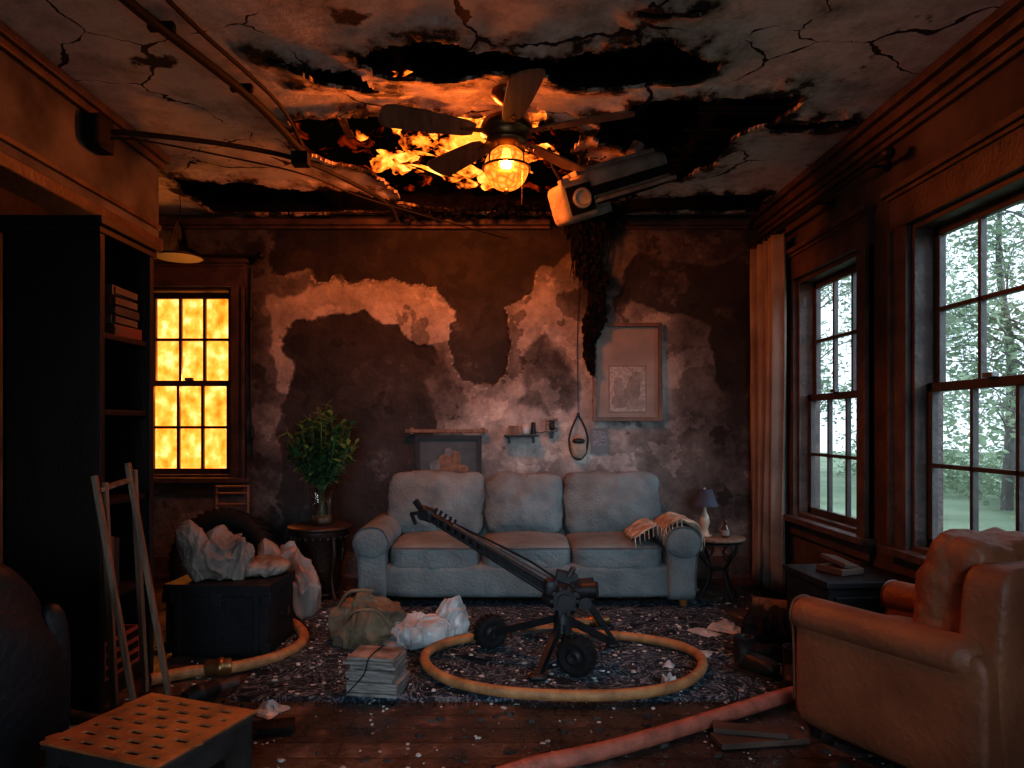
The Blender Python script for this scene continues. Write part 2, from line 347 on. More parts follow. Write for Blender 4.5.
def backwall():
    st=.0125
    nx=int((RX-LX)/st); nz=int(CH/st)
    xs=np.linspace(LX,RX,nx+1); zs=np.linspace(0,CH,nz+1)
    X,Z=np.meshgrid(xs,zs); X=X.ravel(); Z=Z.ravel()
    n1=np.array([fbm(a*4,c*4,3.3,6) for a,c in zip(X,Z)]); n2=np.array([fbm(a*4,c*4,9.1,6) for a,c in zip(X,Z)])
    U=X+n1*.08; V=Z+n2*.08
    tone=np.full(X.shape,.44)+n1*.08
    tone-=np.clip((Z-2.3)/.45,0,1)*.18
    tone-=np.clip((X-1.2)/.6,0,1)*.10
    off=np.zeros(X.shape)
    P1=[(-1.75,2.9),(-1.72,2.35),(-1.44,2.28),(-.91,2.26),(-.49,2.2),(-.38,2.03),(-.36,1.75),(-.24,1.5),(-.08,1.44),(.06,1.56),(.09,1.88),(.06,2.05),(.3,2.3),(.55,2.5),(.9,2.9)]
    P2=[(-1.7,1.4),(-1.72,2.12),(-1.44,2.25),(-.9,2.24),(-.49,2.17),(-.38,2.03),(-.36,1.77),(-.53,1.77),(-.80,1.88),(-.95,2.03),(-1.36,2.0),(-1.59,1.88),(-1.63,1.4)]
    P3=[(-1.62,.2),(-1.66,1.2),(-1.59,1.88),(-1.36,2.02),(-.95,2.03),(-.8,1.88),(-.53,1.78),(-.40,1.6),(-.45,1.2),(-.6,.9),(-.7,.2)]
    P4=[(-.5,1.75),(-.36,1.74),(-.24,1.48),(-.08,1.42),(.08,1.54),(.12,1.9),(.1,2.1),(.3,2.25),(.55,2.1),(.7,1.95),(1.3,1.95),(1.3,1.15),(.7,.9),(.5,.8),(-.3,.8),(-.42,1.2)]
    P5=[(.12,1.3),(.2,1.72),(.35,1.85),(.5,1.6),(.62,1.5),(.55,1.25)]
    P6=[(.85,2.1),(1.05,2.42),(1.95,2.38),(1.95,1.5),(1.7,1.4),(1.6,1.95),(1.2,2.02)]
    P7=[(-.42,1.75),(-.2,1.42),(-.25,1.15),(-.45,1.1),(-.6,1.5)]
    P8=[(-2.0,2.75),(-1.75,2.75),(-1.70,1.2),(-1.6,.2),(-2.0,.2)]
    for P,t,s,o in [(P4,.63,.10,0),(P8,.30,.10,0),(P3,.13,.007,.010),(P7,.40,.04,0),(P2,.70,.008,-.002),(P5,.34,.02,0),(P6,.12,.014,.006),(P1,.06,.006,.014)]:
        d=sdpoly(U,V,P); w=np.clip(.5-d/(2*s),0,1)
        tone=tone*(1-w)+(t+n2*.08)*w; off=off*(1-w)+o*w
    d=sdpoly(U,V,P1); rim=np.clip(1-np.abs(d-.010)/.010,0,1)*(Z<2.3)*(X>-1.7)*(n1>-.3)
    tone=np.maximum(tone,rim*.95); off-=rim*.008
    vid=np.arange(len(X)).reshape(nz+1,nx+1)
    q=np.stack([vid[:-1,:-1],vid[:-1,1:],vid[1:,1:],vid[1:,:-1]],-1).reshape(-1,4)
    cx=X[q].mean(1); cz=Z[q].mean(1)
    q=q[~((cx>WIN[0])&(cx<WIN[1])&(cz>WIN[2])&(cz<WIN[3]))]
    vs=[(float(a),float(BY+o),float(c)) for a,o,c in zip(X,off,Z)]; fs=[tuple(int(i) for i in f) for f in q]
    t=list(tone)
    def bx(a,c):
        n=len(vs)
        x0,y0,z0=a; x1,y1,z1=c
        vs.extend([(x0,y0,z0),(x1,y0,z0),(x1,y1,z0),(x0,y1,z0),(x0,y0,z1),(x1,y0,z1),(x1,y1,z1),(x0,y1,z1)])
        for f in [(0,3,2,1),(4,5,6,7),(0,1,5,4),(1,2,6,5),(2,3,7,6),(3,0,4,7)]: fs.append(tuple(n+i for i in f))
        t.extend([.3]*8)
    ya,yb=BY+.02,BY+.15
    bx((LX-.1,ya,-.1),(WIN[0],yb,CH)); bx((WIN[1],ya,-.1),(RX+.15,yb,CH))
    bx((WIN[0],ya,-.1),(WIN[1],yb,WIN[2])); bx((WIN[0],ya,WIN[3]),(WIN[1],yb,CH))
    me=bpy.data.meshes.new('wall_back'); me.from_pydata(vs,[],fs)
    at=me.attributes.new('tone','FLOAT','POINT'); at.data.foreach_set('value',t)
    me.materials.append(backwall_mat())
    ob=bpy.data.objects.new('wall_back',me); bpy.context.collection.objects.link(ob)
backwall()
# ------------------------------------------------------------ right / left / front walls
ops=[(3.87,4.70),(2.45,3.40),(0.2,1.15)]
wz0,wz1=.55,2.13
b=MB()
ys=[FY-.1]+[v for o in sorted(ops) for v in o]+[BY]
for i in range(0,len(ys),2): b.bb((RX,ys[i],-.1),(RX+.15,ys[i+1],CH))
for o in ops:
    b.bb((RX,o[0],-.1),(RX+.15,o[1],wz0)); b.bb((RX,o[0],wz1),(RX+.15,o[1],CH))
b.done('wall_right',M_wall)
b=MB(); b.bb((LX-.1,FY-.1,-.1),(LX,BY,CH)); b.done('wall_left',M_wall)
b=MB(); b.bb((LX,FY-.1,-.1),(-1.3,FY,CH)); b.bb((1.3,FY-.1,-.1),(RX,FY,CH)); b.bb((-1.3,FY-.1,-.1),(1.3,FY,.7)); b.bb((-1.3,FY-.1,2.2),(1.3,FY,CH)); b.done('wall_front',M_wall)
b=MB(); b.bb((-2.15,FY,2.22),(-2.0,4.1,CH-.005)); b.done('wall_left_header',M_headw)
b=MB()
b.bb((-2.17,FY,2.19),(-1.98,4.12,2.25)); b.bb((-2.0,FY,2.30),(-1.985,4.11,2.33))
b.bb((-2.0,FY,2.66),(-1.97,4.12,2.70)); b.bb((-2.0,FY,2.70),(-1.95,4.14,2.745))
b.done('trim_1',M_trim,bevel=.006)
b=MB()
for (w,z0,z1) in [(.03,2.58,2.61),(.05,2.61,2.645),(.08,2.645,2.70),(.11,2.70,2.745)]:
    b.bb((RX-w,FY,z0),(RX,BY-.001,z1))
b.done('trim_2',M_trim,bevel=.006)
b=MB()
for (w,z0,z1) in [(.025,2.64,2.665),(.045,2.665,2.71)]:
    b.bb((LX,BY-w,z0),(.38,BY,z1)); b.bb((.95,BY-w,z0),(RX-.12,BY,z1))
b.done('trim_3',M_trim,bevel=.006)
b=MB(); b.bb((LX,BY-.025,0),(RX-.03,BY,.17)); b.bb((LX,BY-.035,0),(RX-.03,BY,.03)); b.done('baseboard_back',M_trim,bevel=.006)
b=MB(); b.bb((RX-.025,FY,0),(RX,BY,.2)); b.bb((RX-.035,FY,0),(RX,BY,.03)); b.bb((RX-.03,FY,.2),(RX,BY,.215)); b.done('baseboard_right',M_trim,bevel=.006)
# ------------------------------------------------------------ windows
def window(name,M,w,z0,z1,cols=3,cas=.13,glass=M_glass):
    b=MB(M)
    b.box((-cas/2,-.015,(z0+z1)/2),(cas,.03,z1-z0+.02)); b.box((w+cas/2,-.015,(z0+z1)/2),(cas,.03,z1-z0+.02))
    b.box((-cas+.012,-.025,(z0+z1)/2),(.024,.05,z1-z0)); b.box((w+cas-.012,-.025,(z0+z1)/2),(.024,.05,z1-z0))
    b.box((w/2,-.018,z1+.09),(w+2*cas,.036,.17)); b.box((w/2,-.035,z1+.19),(w+2*cas+.05,.07,.03)); b.box((w/2,-.025,z1+.165),(w+2*cas+.02,.05,.02))
    b.box((w/2,-.03,z0-.015),(w+2*cas+.04,.10,.035)); b.box((w/2,-.012,z0-.08),(w+2*cas-.02,.024,.09))
    for xx in (.012,w-.012): b.box((xx,.07,(z0+z1)/2),(.024,.14,z1-z0))
    b.box((w/2,.07,z1-.012),(w,.14,.024)); b.box((w/2,.07,z0+.012),(w,.14,.024))
    zm=(z0+z1)/2
    for (a,c,yy) in ((z0+.024,zm+.02,.075),(zm-.02,z1-.024,.11)):
        f=.042
        b.box((.024+f/2,yy,(a+c)/2),(f,.032,c-a),1); b.box((w-.024-f/2,yy,(a+c)/2),(f,.032,c-a),1)
        b.box((w/2,yy,a+f/2),(w-.05,.032,f),1); b.box((w/2,yy,c-f/2),(w-.05,.032,f),1)
        gw=w-.048-2*f
        for i in range(1,cols): b.box((.024+f+gw*i/cols,yy,(a+c)/2),(.02,.028,c-a-.02),1)
        b.box((w/2,yy,(a+c)/2),(w-.08,.028,.02),1)
        b.box((w/2,yy,(a+c)/2),(w-.09,.004,c-a-.05),2)
    b.box((w/2,.05,zm+.03),(.06,.03,.02),3)
    return b.done(name,[M_trim,M_sash,glass,M_steel],bevel=.004)
window('window_1',TR(RX,4.70,0,-math.pi/2),.83,wz0,wz1)
window('window_2',TR(RX,3.40,0,-math.pi/2),.95,wz0,wz1)
window('window_3',TR(RX,1.15,0,-math.pi/2),.95,wz0,wz1)
window('window_4',TR(1.3,FY,0,math.pi),2.6,.7,2.2,cols=6)
window('window_5',TR(WIN[0],BY,0,0),WIN[1]-WIN[0],WIN[2],WIN[3],cas=.11)
M_outfire=emat('fire_outside_glow',[(.30,(1,.16,.01)),(.42,(1,.27,.025)),(.54,(1,.38,.06)),(.66,(1,.58,.18)),(.78,(1,.8,.4))],1.9,11,stretch=(1,1,.8))
b=MB()
b.grid(lambda u,v:(-3.0+1.4*u, BY+.36+.05*fbm(u*4,v*6,2), .5+2.0*v),40,50)
b.done('fire_outside_window',M_outfire)
# ------------------------------------------------------------ curtain + rod
M_curt=pmat('curtain_linen',(.27,.24,.205),(.13,.11,.09),3,.9,.3,bscale=60)
b=MB()
def cur(u,v):
    z=.02+2.43*v
    k=.75+.25*(1-v)
    y=4.72+ (u)*.46
    f=math.sin(u*2*math.pi*6.5+.6*math.sin(v*3))*.045*k+math.sin(u*17+v*2)*.012
    return (1.885+f, y+.02*math.sin(v*5+u*4), z)
b.grid(cur,110,30)
b.done('curtain',M_curt,solid=.004)
b=MB()
b.cyl((1.9,5.22,2.49),(1.9,3.45,2.49),.013,mi=0)
for y in (5.24,3.43): b.sup((1.9,y,2.49),(.032,.04,.032),2,8)
for y in (5.12,4.2,3.6):
    b.cyl((1.9,y,2.49),(1.999,y,2.49),.008); b.cyl((1.985,y,2.49),(2.0,y,2.49),.028)
for i in range(8): 
    y=4.72+i*.06
    b.lathe([(.022,-.003),(.028,0),(.022,.003)],14,0,Matrix.Translation((1.9,y,2.482))@Matrix.Rotation(R(90),4,'X'))
b.done('curtain_rod',M_metal)
# ------------------------------------------------------------ lounge seating
def lounge(name,W,D,n,cx,cy,th,aw,at,st,bt,mats,cush=.17,tilt=12):
    b=MB(TR(cx,cy,0,th))
    z0=.075
    b.sup((0,.0,(z0+st-cush)/2+.02),((W-aw)/2,D/2-.03,(st-cush-z0)/2+.03),14,12)
    r=aw*.5
    for s in (-1,1):
        xb=s*(W/2-aw*.52)
        b.sup((xb,-.005,(z0+at-r)/2),(aw*.40,D/2-.012,(at-r-z0)/2+.03),10,14)
        xr=s*(W/2-r)
        M=Matrix.Translation((xr,-D/2-.005,at-r))@Matrix.Rotation(R(-90),4,'X')@Matrix.Scale(.88,4,(0,1,0))
        pr=[(0,-.002),(r*.5,-.001),(r*.80,.004),(r*.92,.012),(r*.985,.03),(r,.07)]+[(r,.05+(D-.16)*t) for t in (.25,.5,.75,1)]+[(r*.8,D-.06),(0,D-.05)]
        b.lathe(pr,32,0,M)
        b.tube([(xr-s*r*.8,-D/2+.006,at-r*1.6),(xr-s*r*.93,-D/2+.006,at-r),(xr-s*r*.6,-D/2+.004,at-r*.34),(xr,-D/2+.004,at-r*.18),(xr+s*r*.6,-D/2+.004,at-r*.34),(xr+s*r*.93,-D/2+.006,at-r),(xr+s*r*.7,-D/2+.004,at-r*1.65),(xb+s*aw*.33,-D/2+.004,at-2*r-.06),(xb+s*aw*.33,-D/2+.008,z0+.05)],.005,6,1,6)
    iw=W-2*aw+.03; cw=iw/n
    for i in range(n):
        x=-iw/2+cw*(i+.5)
        def pf(q):
            q=Vector(q); q.z*=(1+.28*max(0,1-q.x*q.x)*max(0,1-q.y*q.y)); return q
        b.sup((x,-.07,st-cush/2),(cw/2-.003,(D-.2)/2,cush/2),7,22,fn=pf,amp=.018,freq=7,seed=i+cx)
        h=bt-st+.06
        def pb(q):
            q=Vector(q); q.y*=(.72+.5*max(0,1-q.x*q.x)*max(0,1-q.z*q.z)); q.z*=1+.03*q.x*q.x; return q
        wd=cw/2-.004
        ox=0
        if n>1:
            if i==0: wd+=.05; ox=-.04
            if i==n-1: wd+=.05; ox=.04
            if i==1: wd-=.012
        b.sup((x+ox,D/2-.235+.03-(.02 if (n>1 and i==1) else 0),st+h/2-.03),(wd,.135,h/2*(.97 if n>1 and i==1 else 1)),7 if not(n>1 and i==1) else 5,26,fn=pb,rot=(R(-tilt),0,random.uniform(-.02,.02)),amp=.036,freq=7,seed=i+9+cx)
        b.tube([(x-cw/2+.025,-.07-(D-.2)/2+.004,st-.018),(x,-.07-(D-.2)/2-.006,st-.016),(x+cw/2-.025,-.07-(D-.2)/2+.004,st-.018)],.005,6,1)
    b.sup((0,D/2-.075,(z0+bt-.03)/2),((W-aw*1.1)/2,.075,(bt-.03-z0)/2),8,16,rot=(R(-3),0,0))
    for sx in (-1,1):
        for sy in (-1,1):
            b.lathe([(.018,0),(.022,.02),(.034,.06),(.036,.11)],14,2,c=(sx*(W/2-aw*.45),sy*(D/2-.07),0))
    return b.done(name,mats)
M_sofa=pmat('sofa_grey_linen',(.155,.185,.185),(.09,.112,.115),6,.9,.5,bscale=50)
M_sofa2=pmat('sofa_piping',(.075,.09,.095),(.05,.06,.065),10,.9,.1)
lounge('sofa',2.20,.86,3,.17,4.80,0,.24,.54,.40,.785,[M_sofa,M_sofa2,pmat('sofa_foot_wood',(.25,.10,.04),(.12,.05,.02),8,.4,.1)])
M_arm=pmat('armchair_leather',(.25,.095,.045),(.13,.048,.024),4,.55,.3,bscale=40)
lounge('armchair',.70,.70,1,1.56,2.50,R(208),.15,.52,.40,.76,[M_arm,pmat('armchair_piping',(.12,.045,.022),None,8,.5,.1),M_darkwood],tilt=8)
M_knit=pmat('knit_throw',(.52,.43,.33),(.15,.11,.085),14,.95,.8,bscale=45,stretch=(1,3,1))
b=MB()
def thr(u,v):
    xr,zr,r=1.15,.42,.128
    y=4.40+.34*v+.02*math.sin(u*6)
    s=u*.66
    if s<.20: p=(xr-.31+s*.90,.435+.03*math.sin(s*12)+ (.04 if s>.15 else .04*s/.15))
    else:
        a=math.pi*(1-(s-.20)/(.46)*.95); a=max(a,-.05)
        p=(xr+r*math.cos(a),zr+r*math.sin(a))
    n=.016*mn.noise(Vector((u*9,v*9,1)))+.012*math.sin(v*26+u*3)
    return (p[0]+n*.6,y+.02*mn.noise(Vector((u*4,v*3,4))),p[1]+n+.012)
b.grid(thr,50,40)
for i in range(16):
    v=i/15; p=thr(1,v); b.tube([p,(p[0]+.006,p[1],p[2]-.04),(p[0]+.002,p[1]+.004,p[2]-.08)],.004,5,0,3)
for i in range(14):
    u=.02+.6*i/13; p=thr(u,0); b.tube([p,(p[0],p[1]-.008,p[2]-.03),(p[0]+.004,p[1]-.004,p[2]-.065)],.004,5,0,3)
b.done('knit_throw_blanket',M_knit,solid=.008)
# ------------------------------------------------------------ rug
def rug_mat():
    m,nt,out=newmat('dark_patterned_rug')
    b=N(nt,'ShaderNodeBsdfPrincipled'); nt.links.new(b.outputs[0],out.inputs[0]); b.inputs['Roughness'].default_value=.95; b.inputs['Specular IOR Level'].default_value=.1
    tc=N(nt,'ShaderNodeTexCoord')
    no=N(nt,'ShaderNodeTexNoise'); no.inputs['Scale'].default_value=5; no.inputs['Detail'].default_value=3; no.inputs['Distortion'].default_value=2.4
    nt.links.new(tc.outputs['Object'],no.inputs['Vector'])
    c=ramp(nt,no.outputs['Fac'],[(.36,(.012,.021,.033)),(.42,(.024,.038,.056)),(.455,(.15,.20,.23)),(.49,(.024,.036,.052)),(.55,(.026,.04,.058)),(.58,(.16,.205,.235)),(.62,(.018,.028,.04))])
    n2=N(nt,'ShaderNodeTexNoise'); n2.inputs['Scale'].default_value=45; n2.inputs['Detail'].default_value=8; n2.inputs['Roughness'].default_value=.7; nt.links.new(tc.outputs['Object'],n2.inputs['Vector'])
    sp=ramp(nt,n2.outputs['Fac'],[(.35,(.4,.4,.4)),(.57,(1.1,1.1,1.1)),(.70,(2.6,2.6,2.6))])
    mx=N(nt,'ShaderNodeMix',data_type='RGBA',blend_type='MULTIPLY'); mx.inputs['Factor'].default_value=1
    nt.links.new(c,mx.inputs['A']); nt.links.new(sp,mx.inputs['B']); nt.links.new(mx.outputs['Result'],b.inputs['Base Color'])
    bu=N(nt,'ShaderNodeBump'); bu.inputs['Strength'].default_value=.7; bu.inputs['Distance'].default_value=.02
    nt.links.new(n2.outputs['Fac'],bu.inputs['Height']); nt.links.new(bu.outputs[0],b.inputs['Normal'])
    return m
M_rug=rug_mat()
b=MB()
rx0,rx1,ry0,ry1=-1.17,1.38,2.93,4.62
def rg(u,v):
    e=min(u,1-u)*(rx1-rx0); f=min(v,1-v)*(ry1-ry0); t=min(1,min(e,f)/.02)
    x=rx0+(rx1-rx0)*u; y=ry0+(ry1-ry0)*v
    return (x+.012*mn.noise(Vector((x*3,y*3,0))),y+.012*mn.noise(Vector((x*3,y*3,5))),.001+t*(.013+.004*mn.noise(Vector((x*5,y*5,2)))))
b.grid(rg,120,80)
for i in range(150):
    x=rx0+(rx1-rx0)*(i+.5)/150; L=.035+random.random()*.02
    b.tube([(x,ry0+.01,.006),(x+random.uniform(-.01,.01),ry0-L,.003)],.0022,4,0,2)
b.done('area_rug',M_rug)
# ------------------------------------------------------------ ceiling fan
FX,FYY=.03,3.3
M_blade=pmat('fan_blade_wood',(.30,.17,.10),(.14,.075,.04),4,.4,.1,stretch=(8,1,1))
M_brass=pmat('aged_brass',(.34,.19,.08),(.14,.08,.04),12,.35,.1,metal=.8)
def globe_mat():
    m,nt,out=newmat('glowing_glass_globe')
    t=N(nt,'ShaderNodeBsdfTransparent'); t.inputs[0].default_value=(1,.66,.28,1)
    tc=N(nt,'ShaderNodeTexCoord'); vo=N(nt,'ShaderNodeTexVoronoi',feature='DISTANCE_TO_EDGE'); vo.inputs['Scale'].default_value=30
    nt.links.new(tc.outputs['Object'],vo.inputs['Vector'])
    c=ramp(nt,vo.outputs['Distance'],[(0,(1,.10,.008)),(.12,(1,.25,.025)),(.4,(1,.46,.09))])
    e=N(nt,'ShaderNodeEmission'); e.inputs[1].default_value=1.8; nt.links.new(c,e.inputs[0])
    mx=N(nt,'ShaderNodeMixShader'); mx.inputs[0].default_value=.5
    nt.links.new(t.outputs[0],mx.inputs[1]); nt.links.new(e.outputs[0],mx.inputs[2]); nt.links.new(mx.outputs[0],out.inputs[0])
    return m
b=MB(Matrix.Translation((FX,FYY,0)))
b.lathe([(.0,2.735),(.07,2.735),(.075,2.72),(.05,2.69),(.02,2.67)],24,0)
b.cyl((0,0,2.60),(0,0,2.70),.012)
b.lathe([(.02,2.62),(.06,2.615),(.11,2.59),(.125,2.555),(.12,2.53),(.09,2.51),(.10,2.50),(.10,2.48),(.06,2.47),(.045,2.46)],32,0)
for a in (-82,-22,50,129,201):
    T=Matrix.Rotation(R(a),4,'Z')@Matrix.Translation((0,0,2.53))
    b.add([(.09,-.02,0),(.2,-.012,-.01),(.2,.012,-.01),(.09,.02,0),(.09,-.02,.008),(.2,-.012,-.002),(.2,.012,-.002),(.09,.02,.008)],[(0,1,2,3),(4,7,6,5),(0,4,5,1),(2,6,7,3),(1,5,6,2)],0,False,T)
    pts=[]
    for t,w in [(.16,.035),(.2,.052),(.3,.062),(.45,.072),(.55,.076),(.585,.066),(.6,.04)]: pts.append((t,w))
    out=[(t,-w) for t,w in pts]+[(.605,0)]+[(t,w) for t,w in reversed(pts)]
    n=len(out); vs=[(x,y,-.004) for x,y in out]+[(x,y,.004) for x,y in out]
    fs=[tuple(range(n-1,-1,-1)),tuple(range(n,2*n))]+[(i,(i+1)%n,n+(i+1)%n,n+i) for i in range(n)]
    b.add(vs,fs,1,False,T@Matrix.Rotation(R(14),4,'X'))
    for q in (.18,.22): b.lathe([(.006,-.014),(.006,.01)],8,0,T@Matrix.Translation((q,0,0)))
r=.105
gl=[(.045,2.46)]+[(r*math.sin(t),2.37+r*math.cos(t)) for t in [R(q) for q in range(28,181,8)]]
b.lathe(gl,32,2)
b.lathe([(0,2.36),(.022,2.37),(.03,2.40),(.02,2.44),(.014,2.47)],16,3)
b.lathe([(.115,2.375),(.109,2.37),(.115,2.365)],32,0)
for i in range(4):
    a=R(45+90*i); b.tube([(.05*math.cos(a),.05*math.sin(a),2.465),(.105*math.cos(a),.105*math.sin(a),2.42),(.112*math.cos(a),.112*math.sin(a),2.37)],.004,6,0,6)
b.lathe([(.0,2.245),(.01,2.25),(.013,2.262),(.004,2.275)],12,0)
b.tube([(.07,0,2.47),(.075,.0,2.38),(.073,0,2.2)],.0018,5,0,3)
b.done('ceiling_fan',[M_brass,M_blade,globe_mat(),emat('lamp_filament',[(.3,(1,.5,.12)),(.7,(1,.65,.25))],6,5)])
# ------------------------------------------------------------ fire in the ceiling: ember bed + flame tongues
def ember_mat():
    m,nt,out=newmat('burning_ember_bed')
    tc=N(nt,'ShaderNodeTexCoord'); no=N(nt,'ShaderNodeTexNoise'); no.inputs['Scale'].default_value=5; no.inputs['Detail'].default_value=9; no.inputs['Roughness'].default_value=.6; no.inputs['Distortion'].default_value=.8
    nt.links.new(tc.outputs['Object'],no.inputs['Vector'])
    at=N(nt,'ShaderNodeAttribute'); at.attribute_name='heat'
    ma=N(nt,'ShaderNodeMath',operation='MULTIPLY_ADD'); ma.inputs[1].default_value=1.4; ma.inputs[2].default_value=-.70; nt.links.new(no.outputs['Fac'],ma.inputs[0])
    ad=N(nt,'ShaderNodeMath',operation='ADD'); nt.links.new(at.outputs['Fac'],ad.inputs[0]); nt.links.new(ma.outputs[0],ad.inputs[1])
    c=ramp(nt,ad.outputs[0],[(.10,(.001,.0002,0)),(.26,(.16,.013,.0007)),(.44,(.55,.075,.005)),(.64,(.95,.19,.016)),(.86,(1,.38,.05)),(1,(1,.70,.22))])
    e=N(nt,'ShaderNodeEmission'); e.inputs[1].default_value=1.7; nt.links.new(c,e.inputs[0]); nt.links.new(e.outputs[0],out.inputs[0])
    return m
b=MB(); nu,nv=90,80; ex0,ex1,ey0,ey1=-1.18,.49,3.49,5.2
def em(u,v):
    x=ex0+(ex1-ex0)*u; y=ey0+(ey1-ey0)*v
    return (x,y,CH+.105+.06*fbm(x*5,y*5,4,4)+.05*max(0,math.hypot(x+.2,y-4.1)-.3))
b.grid(em,nu,nv)
eo=b.done('ceiling_ember_bed',ember_mat())
at=eo.data.attributes.new('heat','FLOAT','POINT')
at.data.foreach_set('value',[1.22-.95*math.hypot((v.co.x+eo.location.x+.22)*.9,(v.co.y+eo.location.y-4.0)*.8) for v in eo.data.vertices])
M_fl=emat('flame',[(.34,(1,.06,.004)),(.46,(1,.13,.010)),(.58,(1,.28,.03)),(.72,(1,.55,.13))],2.0,9,transp=(.46,.66),stretch=(1,1,.8))
b=MB()
for i in range(60):
    cx=random.gauss(-.20,.24); cy=random.gauss(4.02,.30); rr=random.uniform(.03,.075)
    z=2.68+random.random()*.12
    ang=random.uniform(0,6.28); l=random.uniform(.12,.35); sx,sy=math.cos(ang)*l,math.sin(ang)*l
    vs=[];fs=[];sg=14;nr=14
    for j in range(nr+1):
        t=j/nr; q=rr*math.sin(math.pi*min(1,t**.6))*(1-t*.4)+.001
        for k in range(sg):
            a=2*math.pi*k/sg
            w=.09*fbm(math.cos(a)*2+i,math.sin(a)*2,t*5+i,4)*t
            vs.append((cx+sx*t*t+q*math.cos(a)+w,cy+sy*t*t+q*math.sin(a)+w*.8,z+.10*t+q*.3*math.sin(a*2)))
    for j in range(nr):
        for k in range(sg):
            l2=(k+1)%sg; fs.append((j*sg+k,j*sg+l2,(j+1)*sg+l2,(j+1)*sg+k))
    b.add(vs,fs,0,True)
b.done('ceiling_flames',M_fl)
# ------------------------------------------------------------ hanging AC / blower
M_ac=pmat('sooty_white_metal',(.40,.34,.29),(.10,.08,.065),7,.5,.2,detail=10)
T=Matrix.Translation((.66,4.0,2.56))@Euler((R(8),R(-20),R(14))).to_matrix().to_4x4()
b=MB(T)
b.sup((0,0,0),(.30,.13,.085),6,14)
b.box((0,-.02,-.085),(.60,.24,.02)); b.box((0,-.135,-.03),(.56,.012,.05),1)
for i in range(9): b.box((0,-.11+.025*i,-.098),(.52,.008,.01),1)
for i in range(6): b.box((.29+.012,-.09+.035*i,0),(.01,.014,.12),1)
b.box((-.02,0,.09),(.5,.2,.03)); b.cyl((.15,0,.1),(.2,0,.15),.05,.04)
b.sup((-.30,-.02,-.05),(.10,.12,.11),7,12)
b.box((-.3,-.14,-.05),(.15,.012,.15),1); b.box((-.36,-.11,.06),(.05,.05,.03))
b.lathe([(.05,0),(.055,.006),(.055,.02),(.04,.022),(.035,.006),(0,.006)],24,0,Matrix.Translation((-.30,-.146,-.05))@Matrix.Rotation(R(90),4,'X'))
b.box((-.2,.0,-.13),(.22,.1,.06))
b.M=Matrix()
b.tube([(.85,4.02,2.66),(.88,4.0,2.70),(.86,4.0,2.74)],.006,6,1); b.tube([(.5,4.0,2.57),(.46,4.0,2.66),(.5,4.0,2.74)],.006,6,1)
b.tube([(.42,3.9,2.45),(.36,3.9,2.5),(.30,3.95,2.62),(.28,4.0,2.74)],.012,8,1)
b.done('air_conditioner_unit',[M_ac,M_black],bevel=.003)
# ------------------------------------------------------------ hanging char : ragged shards
b=MB()
def shard(c,s,vert=1.0):
    n=Vector((random.gauss(0,1),random.gauss(0,1),random.gauss(0,.6))).normalized(); u=n.orthogonal().normalized(); w=n.cross(u)
    k=random.randint(4,7); a0=random.uniform(0,6.28); vs=[]
    for i in range(k):
        a=a0+2*math.pi*i/k; r=s*random.uniform(.4,1.1); p=u*math.cos(a)*r+w*math.sin(a)*r; p.z*=vert; vs.append(Vector(c)+p+n*random.uniform(-.2,.2)*s)
    m=len(vs); vs2=[v+n*s*.12 for v in vs]
    b.add(vs+vs2,[tuple(range(m)),tuple(range(2*m-1,m-1,-1))]+[(i,m+i,m+(i+1)%m,(i+1)%m) for i in range(m)],0)
for i in range(1300):
    t=random.random()**.9
    z=2.72-t*1.16
    w=(.13*(1-t)**1.6+.060+.03*math.sin(t*21))*(1 if t<.88 else max(.15,(1-t)*8))
    x=.66+.05*t-.04*math.sin(t*9)+random.uniform(-.75,.75)*w; y=5.24-abs(random.gauss(0,.045))*(1-t*.6)
    shard((x,y,z),random.uniform(.008,.032),1.6)
for i in range(24):
    x=random.uniform(.54,.80); z=2.70; L=random.uniform(.1,.5)
    b.tube([(x,5.2,z),(x+random.uniform(-.03,.03),5.17,z-L*.5),(x+random.uniform(-.05,.05),5.2,z-L)],lambda t:.008*(1-t)+.002,5,0,4)
for i in range(420):
    a=random.random(); x=-.75+1.65*a; y=4.98+.2*random.random()-.1*a+.05*math.sin(a*9)
    shard((x,y,2.73-abs(random.gauss(0,.03))),random.uniform(.012,.045),.6)
for i in range(260):
    a=random.random(); x=.45+.45*a; y=4.4+.8*random.random()
    shard((x,y,2.72-abs(random.gauss(0,.03))),random.uniform(.012,.05),.6)
b.done('hanging_charred_insulation',M_black)
# ------------------------------------------------------------ ceiling conduits
b=MB()
b.tube([(-1.40,2.3,2.715),(-1.35,2.62,2.71),(-1.18,3.3,2.705),(-1.12,3.85,2.70),(-1.10,3.95,2.69)],.020,8)
b.tube([(-1.12,3.9,2.70),(-1.12,3.9,2.62)],.022,8); b.tube([(-1.25,2.3,2.725),(-1.2,2.7,2.72),(-1.08,3.4,2.725),(-1.1,3.9,2.71)],.010,6)
b.box((-1.11,3.9,2.64),(.09,.07,.07))
b.tube([(-1.96,3.45,2.60),(-1.85,3.5,2.62),(-1.45,3.75,2.66),(-1.12,3.98,2.66),(-.85,4.4,2.64),(-.74,4.72,2.63),(-.7,4.8,2.55)],.014,8)
b.tube([(-1.95,3.45,2.57),(-1.8,3.5,2.585),(-1.45,3.8,2.61),(-1.12,4.03,2.60),(-.85,4.45,2.60),(-.2,5.0,2.56),(.05,5.22,2.55)],.005,6)
for p in [(-1.33,2.75,2.725),(-1.2,3.25,2.725)]: b.box(p,(.10,.03,.03))
b.box((-1.955,3.42,2.58),(.07,.12,.16))
b.sup((-1.95,3.38,2.58),(.045,.06,.075),4,8)
b.done('electrical_conduit',M_rubber,bevel=.003)
